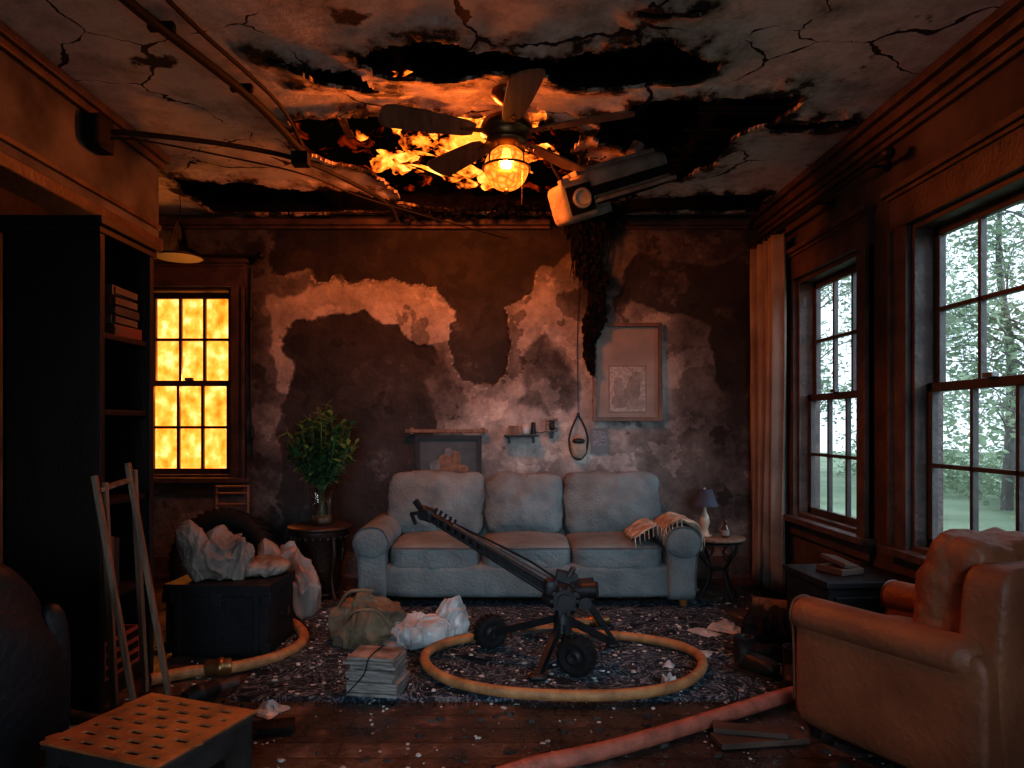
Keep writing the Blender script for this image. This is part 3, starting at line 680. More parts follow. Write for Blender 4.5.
# ------------------------------------------------------------ pendant
b=MB(Matrix.Translation((-2.12,4.62,0)))
b.tube([(0,0,2.74),(.01,0,2.6),(0,0,2.49)],.003,5)
b.lathe([(.012,2.50),(.022,2.48),(.03,2.45),(.035,2.40)],16,1)
b.lathe([(.03,2.46),(.045,2.40),(.06,2.34),(.13,2.295),(.15,2.275),(.152,2.265)],28,1)
b.lathe([(.148,2.262),(.156,2.268),(.148,2.274)],28,0)
b.done('pendant_lamp',[M_metal,glassmat('smoked_glass_shade',(.45,.33,.25),.25)])
# ------------------------------------------------------------ bookcase
b=MB()
X0,X1,Y0,Y1,H=-2.02,-1.63,2.84,3.28,1.97
b.bb((X0,Y0,.0),(X1,Y0+.03,H)); b.bb((X0,Y1-.03,0),(X1,Y1,H)); b.bb((X0,Y0,0),(X0+.02,Y1,H))
b.bb((X0-.02,Y0-.03,H),(X1+.03,Y1+.03,H+.035)); b.bb((X0-.01,Y0-.015,H-.03),(X1+.015,Y1+.015,H))
for z in (.06,.42,.82,1.20,1.52): b.bb((X0,Y0+.02,z),(X1-.01,Y1-.02,z+.025))
b.bb((X0,Y0,0),(X1-.02,Y1,.07))
b.bb((X1-.005,Y0,0),(X1+.008,Y0+.035,H)); b.bb((X1-.005,Y1-.035,0),(X1+.008,Y1,H))
b.done('bookcase',M_darkwood,bevel=.004)
bm=[pmat('book_red',(.12,.03,.025),None,5,.6,.1),pmat('book_tan',(.10,.07,.05),None,5,.6,.1),pmat('book_dark',(.03,.03,.035),None,5,.6,.1),pmat('book_page',(.09,.07,.055),None,9,.8,.1)]
b=MB()
for z,n in ((1.546,5),):
    zz=z
    for i in range(n):
        h=random.uniform(.028,.05); b.box((-1.78+random.uniform(-.02,.02),3.1+random.uniform(-.02,.02),zz+h/2),(.24,.2,h),i%3,rot=(0,0,random.uniform(-.1,.1)))
        b.box((-1.775,3.1,zz+h/2),(.245,.185,h*.7),3); zz+=h+.001
yy=2.93
for i in range(5):
    w=random.uniform(.025,.045); h=random.uniform(.2,.27); b.box((-1.78,yy+w/2,.446+h/2),(.18,w,h),(i+1)%3); yy+=w+.002
b.done('book_stack',bm,bevel=.002)
b=MB()
b.box((-1.80,3.05,.09),(.3,.28,.012),0)
for s in (-1,1): b.box((-1.80,3.05+s*.14,.17),(.3,.012,.16),0); b.box((-1.80+s*.15,3.05,.17),(.012,.28,.16),0)
for s in (.12,.17,.22): b.box((-1.645,3.05,s),(.006,.26,.03),1)
b.done('storage_crate',[pmat('red_crate',(.25,.05,.03),None,6,.6,.1),M_black],bevel=.002)
# ------------------------------------------------------------ barrel chair (left foreground)
M_tub=pmat('black_leather',(.012,.012,.015),(.007,.007,.008),5,.5,.3,bscale=40,spec=.25)
b=MB(TR(-1.75,2.15,0,R(160)))
def tub(rad,zt,zb):
    def f(u,v):
        a=R(-35)+R(250)*u; 
        top=zt-.20*abs(2*u-1)**3
        z=zb+(top-zb)*v; rr=rad*(.90+.12*math.sin(min(1,v*1.1)*math.pi)-.10*max(0,v-.7)/.3)
        return (rr*math.cos(a),rr*math.sin(a),z)
    return f
fo,fi=tub(.37,.80,.10),tub(.27,.79,.10)
def shell(u,v):
    if v<.42: return fo(u,v/.42)
    if v>.58: return fi(u,(1-v)/.42)
    t=(v-.42)/.16; p=Vector(fo(u,1)); q=Vector(fi(u,1)); m=p.lerp(q,t); m.z+=.05*math.sin(math.pi*t); return tuple(m)
b.grid(shell,48,40)
for u in (0,1):
    b.sup(((fo(u,.5)[0]+fi(u,.5)[0])/2,(fo(u,.5)[1]+fi(u,.5)[1])/2,.33),(.05,.05,.26),3,8)
b.sup((0,-.03,.36),(.27,.28,.08),5,14); b.sup((0,0,.2),(.29,.29,.12),5,14)
for a in (45,135,225,315): b.lathe([(.015,0),(.025,.12)],10,1,c=(.22*math.cos(R(a)),.22*math.sin(R(a)),0))
b.done('barrel_chair',[M_tub,M_darkwood])
# ------------------------------------------------------------ trestle
M_ply=pmat('weathered_wood',(.20,.135,.09),(.08,.052,.035),5,.7,.2,stretch=(8,8,1))
b=MB()
b.beam((-1.60,2.76,.96),(-1.46,2.80,0.01),.038,.020); b.beam((-1.57,2.95,1.0),(-1.41,2.98,.01),.034,.020)
b.beam((-1.585,2.80,.93),(-1.575,2.86,.01),.03,.018); b.beam((-1.555,2.97,.97),(-1.53,3.02,.01),.03,.018)
b.beam((-1.595,2.77,.90),(-1.56,2.95,.93),.035,.016)
b.done('wooden_trestle',M_ply,bevel=.003)
# ------------------------------------------------------------ trunk + sacks
M_trunk=pmat('black_trunk',(.012,.012,.014),(.006,.006,.007),7,.55,.2,spec=.25)
b=MB(TR(-1.40,3.66,0,R(-3)))
b.box((0,0,.165),(.52,.36,.29)); b.box((0,0,.335),(.54,.38,.06)); b.box((0,0,.01),(.48,.32,.02))
for x in (-.2,.2): b.box((x,-.185,.17),(.03,.012,.30)); 
for x in (-.25,.25):
    for z in (.05,.30): b.box((x,-.18,z),(.05,.02,.05),1)
b.box((0,-.193,.29),(.06,.012,.07),1); b.tube([(.275,-.06,.2),(.295,0,.17),(.275,.06,.2)],.008,6,1)
b.done('storage_trunk',[M_trunk,M_metal],bevel=.006)
def bag(name,c,h,mat,amp,freq,seed,p=2.6,n=44,pinch=.35,rot=0):
    b=MB(TR(c[0],c[1],c[2],rot))
    def fn(q):
        q=Vector(q); k=1-pinch*max(0,q.z)**1.5; q.x*=k; q.y*=k; 
        if q.z<0: q.z*=.8
        return q
    b.sup((0,0,h[2]*.72),h,p,n,fn=fn,amp=amp,freq=freq,seed=seed,floor=-h[2]*.71,ridge=1)
    return b,mat,name
M_sack=pmat('dusty_sack',(.20,.17,.145),(.075,.06,.05),7,.7,.5,bscale=30)
M_burl=pmat('burlap',(.20,.15,.095),(.08,.056,.036),8,.95,.6,bscale=50)
M_plast=pmat('white_plastic',(.46,.48,.48),(.19,.19,.185),6,.35,.5,bscale=18)
b,m,n=bag('cloth_sack',(-1.46,3.66,.365),(.15,.13,.15),M_sack,.055,6,3,rot=.3,pinch=.7)
b.sup((-.12,-.05,.14),(.07,.06,.17),2.6,34,amp=.04,freq=8,seed=5,floor=-.14,rot=(0,R(-18),0),ridge=1)
b.sup((.09,-.06,.08),(.07,.06,.12),2.4,32,amp=.04,freq=8,seed=15,floor=-.08,rot=(0,R(24),0),ridge=1)
b.sup((.21,0,.04),(.13,.11,.045),2.4,30,amp=.03,freq=10,seed=6,floor=-.039,ridge=1); b.done(n,m)
b,m,n=bag('plastic_sack',(-1.28,4.25,0),(.17,.14,.25),M_plast,.06,6,8,rot=.2,pinch=.8)
b.sup((-.09,0,.32),(.06,.045,.16),2.4,32,amp=.04,freq=8,seed=9,rot=(0,R(-32),0),ridge=1); b.done(n,pmat('grey_plastic',(.25,.215,.19),(.10,.08,.07),5,.4,.5,bscale=18))
b,m,n=bag('burlap_bag',(-.69,3.72,.014),(.19,.14,.14),M_burl,.07,6,11)
b.sup((-.03,.0,.20),(.045,.04,.065),2.4,24,amp=.03,freq=14,seed=31,ridge=1)
b.tube([(-.12,-.14,.12),(-.05,-.18,.2),(.06,-.16,.2),(.13,-.12,.1)],.008,6,0,6); b.tube([(-.18,.0,.16),(-.1,-.05,.27),(.02,-.03,.27)],.010,6,0,6); b.done('burlap_bag',m)
def crumple(name,cx,cy,w,d,h,mat,seed,z=.014,nu=44,peak=(0,0)):
    b=MB(TR(cx,cy,z,seed*.3))
    def f(u,v):
        x=(u-.5)*2;y=(v-.5)*2
        e=max(0,1-x*x)*max(0,1-y*y)
        e2=math.exp(-((x-peak[0])**2+(y-peak[1])**2)*1.6)
        P=Vector((u*3.2+seed,v*3.2,seed)); P=P+mn.noise_vector(P*.8)*.6
        r=abs(mn.noise(P))*.8+.6*abs(mn.noise(P*2.2))+.3*abs(mn.noise(P*4.5))
        return (x*w/2+.16*w*mn.noise(P*1.1),y*d/2+.16*d*mn.noise(P*1.2+Vector((3,3,3))),.003+h*(e**.35)*(.35+.65*e2)*(.25+1.0*r))
    b.grid(f,nu,nu,sm=False)
    return b.done(name,mat,solid=.002)
b=MB(TR(-.36,3.72,.015,.2))
b.sup((-.06,-.02,.06),(.17,.12,.075),2.3,34,amp=.05,freq=8,seed=41,floor=-.059,ridge=1,sm=False)
b.sup((.10,.03,.10),(.075,.06,.12),2.3,30,amp=.05,freq=8,seed=44,floor=-.099,ridge=1,sm=False)
b.sup((-.17,-.07,.02),(.09,.06,.022),2.3,20,amp=.02,freq=14,seed=47,floor=-.02,ridge=1,sm=False)
b.done('crumpled_plastic_bag',M_plast)
crumple('crumpled_paper',.74,3.05,.09,.08,.09,M_plast,5,nu=14)
crumple('crumpled_paper',1.12,3.86,.16,.1,.02,M_plast,7,nu=14)
crumple('crumpled_paper',1.27,3.92,.18,.14,.06,M_plast,8,nu=18)
crumple('crumpled_paper',-.93,2.83,.11,.12,.05,M_plast,9,z=.002,nu=14)
crumple('crumpled_paper',-1.62,2.62,.14,.12,.03,M_plast,2,z=.002,nu=14)
crumple('crumpled_paper',.80,3.32,.06,.05,.03,M_plast,4,nu=10)
crumple('crumpled_paper',1.02,3.5,.10,.07,.02,M_plast,14,nu=10)
b=MB(TR(1.38,3.55,.015,.3))
b.sup((0,0,.08),(.15,.12,.11),2.5,30,amp=.07,freq=8,seed=51,floor=-.079,ridge=1); b.sup((.08,-.16,.05),(.10,.08,.06),2.5,26,amp=.05,freq=9,seed=53,floor=-.049,ridge=1); b.sup((-.14,-.13,.04),(.09,.05,.04),3,20,amp=.03,freq=10,seed=55,floor=-.039,ridge=1)
b.done('dark_cloth_heap',M_rubber)
M_boot=pmat('worn_boot_leather',(.03,.022,.018),(.012,.009,.008),9,.5,.3)
for bx_,by_,br_ in ((1.16,3.26,R(35)),(1.30,3.10,R(-20))):
    b=MB(TR(bx_,by_,.015,br_))
    b.sup((0,-.05,.045),(.045,.10,.04),3,14,fn=lambda q:Vector((q.x*(1-.15*q.y),q.y,q.z*(1+.25*q.y))),floor=-.044)
    b.lathe([(.045,.04),(.043,.09),(.046,.15),(.048,.155),(.038,.155),(.036,.09)],18,0,Matrix.Translation((0,.03,0))); b.box((0,-.03,.006),(.095,.24,.012),0)
    for i in range(4): b.cyl((-.02,-.03-.018*i,.088-.004*i),(.02,-.03-.018*i,.088-.004*i),.003,seg=6)
    b.done('work_boot',M_boot,bevel=.003)
M_paper=pmat('charred_paper',(.27,.25,.23),(.06,.05,.043),12,.85,.4,stretch=(1,1,8))
b=MB(TR(-.53,3.02,.016,R(-12)))
z=0
for i in range(9):
    h=random.uniform(.014,.024); b.box((random.uniform(-.008,.008),random.uniform(-.008,.008),z+h/2),(.21+random.uniform(-.02,.02),.17+random.uniform(-.02,.02),h-.001),0,rot=(0,0,random.uniform(-.09,.09))); z+=h
b.tube([(-.10,-.095,0.01),(-.02,-.1,.1),(.0,-.09,z+.003),(0,.08,z+.003)],.003,5,1,4)
b.done('paper_bundle',[M_paper,M_black],bevel=.002)
# perforated crate front left
M_perf=pmat('glow_orange_sheet_metal',(.36,.13,.045),(.12,.045,.018),9,.5,.2,metal=.1,detail=10)  # warm glow reflected on the lid is painted into its orange base colour
M_perfs=pmat('grey_sheet_metal',(.045,.042,.04),(.02,.018,.017),9,.5,.2,metal=.3)
b=MB(TR(-1.04,2.10,0,R(-20)))
hw,hd,ht=.21,.18,.255
ny=7; cw=.085; cd=2*hd/ny
for j in range(ny+1):
    y=-hd+cd*j; b.box((0,y,ht),(2*hw+.01,.034,.008),0)
for j in range(ny):
    k=-hw+(cw*.42*j)%cw
    xs_=[k+cw*i for i in range(7) if k+cw*i<hw]
    for x in xs_: b.box((x,-hd+cd*(j+.5),ht),(.036,cd-.012,.0078),0,rot=(0,0,R(-18)))
    b.box((-hw+.012,-hd+cd*(j+.5),ht),(.035,cd,.0079),0); b.box((hw-.012,-hd+cd*(j+.5),ht),(.035,cd,.0079),0)
b.box((0,-hd,ht/2),(2*hw,.006,ht),2); b.box((0,hd,ht/2),(2*hw,.006,ht),2); b.box((-hw,0,ht/2),(.006,2*hd,ht),2); b.box((hw,0,ht/2),(.006,2*hd,ht),2); b.box((0,0,.01),(2*hw,2*hd,.02),1)
b.box((0,0,ht-.05),(2*hw-.02,2*hd-.02,.01),1)
for x in (-.13,0,.13): b.box((x,-hd-.004,ht*.5),(.05,.004,.012),1); b.box((x,-hd-.004,ht*.75),(.05,.004,.012),1)
for z in (.02,ht-.012): b.box((0,-hd-.006,z),(2*hw+.02,.01,.02),2); b.box((hw+.006,0,z),(.01,2*hd,.02),2)
b.box((hw+.007,0,ht*.6),(.008,.10,.03),1)
b.done('perforated_metal_crate',[M_perf,M_black,M_perfs],bevel=.0015)
b=MB(); b.box((-1.10,2.55,.045),(.42,.13,.02),0,(R(8),R(3),R(-10))); b.box((-.95,2.62,.02),(.35,.09,.025),0,(0,0,R(15))); b.done('charred_plank',M_char,bevel=.003)
b=MB(); b.box((.95,2.56,.014),(.34,.10,.022),0,(0,0,R(8))); b.box((.92,2.58,.036),(.26,.07,.018),0,(0,0,R(-12))); b.done('charred_plank',pmat('burnt_board',(.10,.06,.045),(.03,.018,.014),6,.8,.4),bevel=.003)
# ------------------------------------------------------------ side table + plant
b=MB(Matrix.Translation((-1.22,4.74,0)))
b.lathe([(0,.455),(.20,.455),(.215,.462),(.215,.478),(.205,.485),(0,.485)],32,0)
b.lathe([(.185,.415),(.19,.42),(.19,.455)],32,0)
for i in range(24):
    a=2*math.pi*i/24; b.lathe([(.008,.40),(.014,.41),(.008,.42)],8,0,c=(.188*math.cos(a),.188*math.sin(a),0))
b.lathe([(.10,.03),(.13,.06),(.14,.2),(.13,.35),(.17,.42)],24,0)
for i in range(4):
    a=R(45+90*i); c,s=math.cos(a),math.sin(a)
    b.tube([(.17*c,.17*s,.43),(.18*c,.18*s,.30),(.15*c,.15*s,.15),(.17*c,.17*s,.05),(.20*c,.20*s,.008)],lambda t:.018-.006*t,8)
b.lathe([(.13,.02),(.14,.03),(.13,.04)],20,0)
b.done('side_table',pmat('carved_table_wood',(.04,.022,.015),(.018,.010,.007),8,.45,.3))
M_vase=glassmat('vase_glass',(.80,.78,.72),.22)
M_leaf=pmat('plant_leaf',(.07,.19,.07),(.03,.09,.032),5,.5,.15)
M_stem=pmat('plant_stem',(.10,.15,.06),None,5,.6,.1)
b=MB(Matrix.Translation((-1.20,4.72,.485)))
b.lathe([(0,.003),(.065,.003),(.075,.01),(.07,.08),(.072,.16),(.082,.24),(.086,.245)],28,0)
b.lathe([(0,.02),(.064,.02),(.064,.06),(0,.065)],20,3)
for i in range(34):
    a=i*2.4; r=random.uniform(.0,.035); e=.25*math.sqrt((i+.5)/34); h=.84-1.25*e*random.uniform(.5,1.1)
    P=[Vector((r*math.cos(a+2),r*math.sin(a+2),.03)),Vector((r*.8*math.cos(a),r*.8*math.sin(a),.24)),Vector((e*.7*math.cos(a),e*.7*math.sin(a),.24+(h-.24)*.5)),Vector((e*math.cos(a),e*math.sin(a),h))]
    b.tube(P,.0035,5,2,5)
    for k in range(44):
        t=random.random()
        p=P[1].lerp(P[2],t*2) if t<.5 else P[2].lerp(P[3],t*2-1)
        if p.z<.29: continue
        az=random.uniform(0,6.28); el=random.uniform(-.5,.9); L=random.uniform(.045,.085); w=L*.25
        d=Vector((math.cos(az)*math.cos(el),math.sin(az)*math.cos(el),math.sin(el))); s=d.cross(Vector((0,0,1))).normalized(); u=s.cross(d)
        q1=p+d*L*.45; q2=p+d*L-Vector((0,0,L*.2))
        vs=[p,q1+s*w-u*.004,q1+u*.003,q1-s*w-u*.004,q2,p+d*L*.8+s*w*.6-Vector((0,0,L*.08)),p+d*L*.8-s*w*.6-Vector((0,0,L*.08))]
        b.add(vs,[(0,1,2),(0,2,3),(1,5,4,2),(2,4,6,3)],1,True)
b.done('potted_plant_in_glass_vase',[M_vase,M_leaf,M_stem,pmat('vase_soil_water',(.12,.09,.05),None,12,.5,.2)])
b=MB(Matrix.Translation((1.47,4.72,0)))
b.lathe([(0,.385),(.165,.385),(.178,.392),(.178,.405),(.165,.41),(0,.41)],32,1)
b.lathe([(.15,.365),(.155,.37),(.15,.375)],24,0)
for i in range(4):
    a=R(20+90*i); c,s=math.cos(a),math.sin(a)
    b.tube([(.14*c,.14*s,.385),(.15*c,.15*s,.30),(.07*c,.07*s,.19),(.10*c,.10*s,.08),(.15*c,.15*s,.006)],.009,8)
    b.tube([(.10*c,.10*s,.36),(.05*c,.05*s,.31),(.09*c,.09*s,.26),(.13*c,.13*s,.31)],.005,6)
b.lathe([(.066,.185),(.074,.19),(.066,.195)],20,0)
b.done('wrought_iron_side_table',[M_metal,M_ply])
b=MB(Matrix.Translation((1.38,4.72,.41)))
b.lathe([(.0,0),(.045,0),(.05,.01),(.03,.02),(.022,.05),(.034,.09),(.030,.13),(.012,.17),(.008,.22)],20,0)
b.lathe([(.088,.205),(.086,.208),(.048,.32),(.046,.32),(.084,.205)],24,1)
b.lathe([(.006,.2),(.006,.31),(.01,.32),(0,.33)],10,0)
b.done('table_lamp',[pmat('ceramic_cream',(.40,.31,.22),None,9,.3,.1),pmat('navy_lampshade',(.035,.045,.065),None,9,.8,.1)])
b=MB(Matrix.Translation((1.50,4.66,.411)))
b.lathe([(0,0),(.024,0),(.026,.01),(.026,.06),(.012,.08),(.010,.10),(.013,.102),(.013,.112),(0,.113)],20,0); b.lathe([(.0265,.015),(.0265,.05)],20,1)
b.done('glass_bottle',[pmat('brown_bottle',(.08,.04,.02),None,6,.15,.02),M_paper])
# ------------------------------------------------------------ pictures
M_frame=pmat('picture_frame_wood',(.17,.09,.048),(.07,.036,.02),7,.4,.2)
M_dframe=pmat('dark_picture_frame',(.03,.024,.02),(.012,.010,.009),7,.5,.2,spec=.2)
M_mat=pmat('aged_mat_paper',(.28,.25,.22),(.16,.135,.115),3,.8,.1)
def etch(name,a,bc,sc):
    return pmat(name,a,bc,sc,.8,.0,stops=[(.36,bc),(.44,a),(.49,bc),(.53,a),(.58,bc),(.66,a)],detail=10)
def picture(name,x0,x1,z0,z1,fw,mats,inner,tiltx=R(-1.5),portrait=False):
    cx,cz=(x0+x1)/2,(z0+z1)/2; w,h=x1-x0,z1-z0
    b=MB(Matrix.Translation((cx,BY-.03,cz))@Matrix.Rotation(tiltx,4,'X'))
    for s in (-1,1):
        b.box((s*(w/2-fw/2),0,0),(fw,.03,h)); b.box((0,0,s*(h/2-fw/2)),(w,.03,fw))
        b.box((s*(w/2-fw),-.012,0),(.008,.02,h-2*fw)); b.box((0,-.012,s*(h/2-fw)),(w-2*fw,.02,.008))
    b.box((0,.008,0),(w-fw,.006,h-fw),1)
    b.box((inner[0],.003,inner[1]),(inner[2],.006,inner[3]),2)
    b.box((inner[0],.0045,inner[1]),(inner[2]+.012,.005,inner[3]+.012),0)
    ix,iz=inner[0],inner[1]
    if portrait:
        for q,(dx,dz,sx,sz) in enumerate([(-.05,-.09,.07,.05),(.05,-.11,.08,.04),(.045,.0,.05,.10),(-.07,.02,.035,.07),(.0,-.04,.03,.05),(.07,.09,.04,.04)]):
            b.sup((ix+dx,-.001,iz+dz),(sx,.002,sz),2.3,10,3 if q%2==0 else 4,amp=.01,freq=30,seed=q)
    else:
        for q,(dx,dz,sx,sz) in enumerate([(-.02,-.04,.06,.08),(.0,.06,.026,.03),(.05,-.02,.04,.09),(-.09,-.06,.05,.05),(.10,-.07,.05,.03),(-.03,-.10,.15,.018)]):
            b.sup((ix+dx,-.001,iz+dz),(sx,.002,sz),2.4,10,3 if q%2==0 else 4,amp=.012,freq=26,seed=q+3)
    return b.done(name,mats,bevel=.0)
picture('framed_print',.70,1.22,1.19,1.93,.025,[M_frame,M_mat,etch('print_ink',(.32,.30,.275),(.20,.185,.165),9),pmat('ink_dark',(.13,.12,.11),(.21,.19,.17),26,.8,0),pmat('ink_mid',(.24,.22,.20),(.16,.145,.13),26,.8,0)],(0,-.13,.27,.34),portrait=True)
picture('framed_painting',-.64,-.14,.74,1.08,.02,[M_dframe,pmat('painting_dark',(.03,.03,.03),None,6,.6,.1),pmat('painting_canvas',(.06,.065,.065),(.02,.032,.036),7,.6,.1),pmat('paint_ochre',(.20,.11,.06),(.06,.04,.03),24,.7,0),pmat('paint_blue',(.16,.16,.155),(.04,.055,.065),24,.7,0)],(0,-.01,.42,.27))
b=MB(); b.box((-.40,BY-.05,1.115),(.62,.035,.025)); b.box((-.66,BY-.03,1.115),(.03,.06,.05)); b.box((-.13,BY-.03,1.115),(.03,.06,.05)); b.done('wooden_wall_rail',M_ply,bevel=.003)
b=MB(Matrix.Translation((.16,BY,1.11)))
b.box((0,-.06,-.03),(.26,.12,.012),1); b.box((-.06,-.06,.01),(.08,.07,.07),0); b.sup((.03,-.06,.015),(.03,.03,.04),3,8,2); b.cyl((.09,-.06,-.02),(.09,-.06,.07),.02,.016,12,1)
b.box((-.09,-.05,-.06),(.015,.09,.05),1); b.box((.09,-.05,-.06),(.015,.09,.05),1)
b.done('small_wall_shelf',[M_ply,M_metal,M_plast],bevel=.002)
b=MB(Matrix.Translation((.39,BY,1.16))); b.box((0,-.02,0),(.09,.04,.10)); b.sup((0,-.05,-.01),(.02,.02,.03),3,8,1); b.box((0,-.045,.03),(.05,.01,.015),1); b.box((.0,-.02,-.075),(.03,.03,.05),1); b.done('wall_switch_box',[M_paper,M_metal],bevel=.003)
b=MB(Matrix.Translation((.59,BY-.04,1.04)))
b.tube([(0,.03,.20),(-.03,.01,.14),(-.055,0,.08),(-.07,0,0),(-.05,0,-.10),(0,0,-.14),(.05,0,-.10),(.07,0,0),(.055,0,.08),(.03,.01,.14),(0,.03,.20)],.008,6,0,6)
b.sup((0,0,-.045),(.06,.025,.085),2.4,14,1,amp=.012,freq=18,seed=2); b.sup((0,-.01,.0),(.045,.03,.02),3,10,0); b.box((0,.02,.20),(.02,.05,.02),0)
b.done('hanging_satchel',[M_metal,pmat('satchel_leather',(.34,.28,.21),(.15,.12,.09),9,.5,.2)],bevel=.002)
b=MB(Matrix.Translation((.75,BY-.012,1.04))); b.box((0,0,0),(.13,.012,.19),0); b.box((0,-.007,.02),(.10,.004,.11),1); b.done('pinned_postcard',[pmat('postcard_blue',(.13,.16,.18),None,9,.7,.1),etch('postcard_photo',(.22,.25,.27),(.06,.07,.09),30)])
b=MB()
b.tube([(.59,BY-.02,1.25),(.585,BY-.015,1.8),(.6,BY-.02,2.3)],.003,5); b.tube([(.16,BY-.01,1.14),(.3,BY-.012,1.10),(.39,BY-.012,1.14)],.003,5)
b.tube([(-1.88,BY-.02,2.35),(-1.885,BY-.015,1.8),(-1.88,BY-.02,1.2),(-1.86,BY-.02,.9)],.007,6)
b.sup((-1.88,BY-.03,2.0),(.02,.02,.05),3,6); b.sup((-1.87,BY-.03,1.1),(.02,.02,.06),3,6)
b.done('wall_cable',M_metal)
b=MB(); b.cyl((-2.85,BY-.09,2.42),(-1.80,BY-.09,2.42),.012); b.sup((-1.78,BY-.09,2.42),(.03,.03,.03),2,8); b.cyl((-1.9,BY-.09,2.42),(-1.9,BY,2.42),.008); b.cyl((-2.8,BY-.09,2.42),(-2.8,BY,2.42),.008); b.done('curtain_rod',M_metal)
b=MB(TR(-1.93,4.95,0,R(10)))
for x in (-.11,.11): b.cyl((x,.12,0),(x,.17,.72),.014); b.cyl((x,-.13,0),(x,-.13,.40),.014)
for z in (.50,.58,.66,.71): b.cyl((-.11,.155,z),(.11,.155,z),.009)
b.box((0,0,.405),(.27,.30,.02))
for z in (.15,.25): b.cyl((-.11,-.13,z),(.11,-.13,z),.008); b.cyl((-.11,-.13,z),(-.11,.13,z),.008); b.cyl((.11,-.13,z),(.11,.13,z),.008)
b.done('ladderback_chair',M_frame)
b=MB(Matrix.Translation((-1.72,4.35,.32))@Matrix.Rotation(R(78),4,'X')@Matrix.Rotation(.2,4,'Z'))
b.lathe([(.19,-.07),(.27,-.09),(.305,-.07),(.315,0),(.305,.07),(.27,.09),(.19,.07),(.185,0),(.19,-.07)],40,0)
for i in range(40):
    a=2*math.pi*i/40; b.box((.312*math.cos(a),.312*math.sin(a),0),(.014,.02,.12),0,(0,0,a))
b.done('rubber_tyre',M_rubber)
# ------------------------------------------------------------ box near right window
b=MB(TR(1.70,3.42,0,R(4)))
b.box((0,0,.21),(.42,.40,.40)); b.box((0,0,.425),(.45,.43,.03)); b.box((0,0,.01),(.38,.36,.02)); b.box((-.215,0,.32),(.012,.12,.02),1); b.box((-.213,0,.21),(.008,.36,.15),0)
b.box((0,-.203,.3),(.36,.008,.14)); b.box((0,-.203,.13),(.36,.008,.14))
b.done('black_cabinet',[M_trunk,M_metal],bevel=.005)
b=MB(TR(1.66,3.42,.441,R(20))); b.box((0,0,.015),(.14,.16,.03),0); b.box((.01,.01,.05),(.12,.14,.02),0,(R(14),R(10),.2)); b.done('book_stack',[pmat('tan_book',(.08,.05,.035),None,6,.7,.2)],bevel=.003)
b=MB(); b.cyl((1.60,4.42,.04),(1.78,4.32,.04),.04,.036,12); b.cyl((1.62,4.30,.035),(1.76,4.28,.035),.03,.03,12); b.done('firewood_log',M_ply)
# ------------------------------------------------------------ hoses
M_hose=pmat('fire_hose_tan',(.38,.195,.08),(.17,.085,.036),16,.6,.3,bscale=70)
M_hose2=pmat('fire_hose_red',(.38,.12,.08),(.18,.06,.04),16,.6,.3,bscale=70)
def coupling(b,p0,p1,r,mi=1):
    p0=Vector(p0);p1=Vector(p1);d=p1-p0;L=d.length
    M=Matrix.Translation(p0)@d.to_track_quat('Z','Y').to_matrix().to_4x4()
    b.lathe([(r,0),(r*1.25,.005),(r*1.25,L*.3),(r*1.45,L*.32),(r*1.45,L*.5),(r*1.2,L*.55),(r*1.2,L*.9),(r*.9,L)],20,mi,M)
b=MB()
pts=[]
for i in range(15):
    a=R(118+ i*360/14.6); rx,ry=.66,.46
    rx*=1+.035*math.sin(a*3); ry*=1+.05*math.cos(a*2+.5); pts.append((.30+rx*math.cos(a),3.33+ry*math.sin(a),.042+(.035 if i>=14 else 0)))
pts.append((.18,3.84,.06)); pts.append((.5,3.97,.044))
b.tube(pts,.024,12,0,10)
coupling(b,(.5,3.97,.044),(.62,3.99,.046),.023)
b.done('fire_hose',[M_hose,M_brass])
b=MB()
b.tube([(1.25,2.92,.045),(1.12,2.86,.04),(.95,2.77,.032),(.62,2.57,.032),(.35,2.42,.032),(.05,2.28,.032),(-.3,2.0,.032)],.030,12,0,10)
b.done('fire_hose',[M_hose2,M_brass])
b=MB()
b.tube([(-1.42,4.05,.03),(-1.25,4.02,.035),(-1.12,3.9,.03),(-1.03,3.65,.03),(-1.08,3.42,.03),(-1.25,3.26,.03),(-1.42,3.2,.03),(-1.55,3.1,.03)],.028,12,0,10)
coupling(b,(-1.25,3.26,.035),(-1.36,3.22,.038),.032)
b.done('fire_hose',[M_hose,M_brass])
b=MB()
b.tube([(-1.75,2.75,.03),(-1.45,2.66,.03),(-1.28,2.84,.03),(-1.2,2.98,.04),(-1.14,3.04,.045)],.024,12,0,8)
coupling(b,(-1.28,2.84,.04),(-1.2,2.97,.05),.03)
b.done('fire_hose',[pmat('fire_hose_dark',(.07,.048,.038),None,12,.7,.3),M_metal])
b=MB()
b.tube([(.95,1.95,.04),(1.05,2.15,.04),(1.10,2.27,.04)],.038,12,0,8); coupling(b,(1.05,2.15,.05),(1.10,2.27,.05),.036)
b.done('fire_hose',[M_rubber,M_metal])
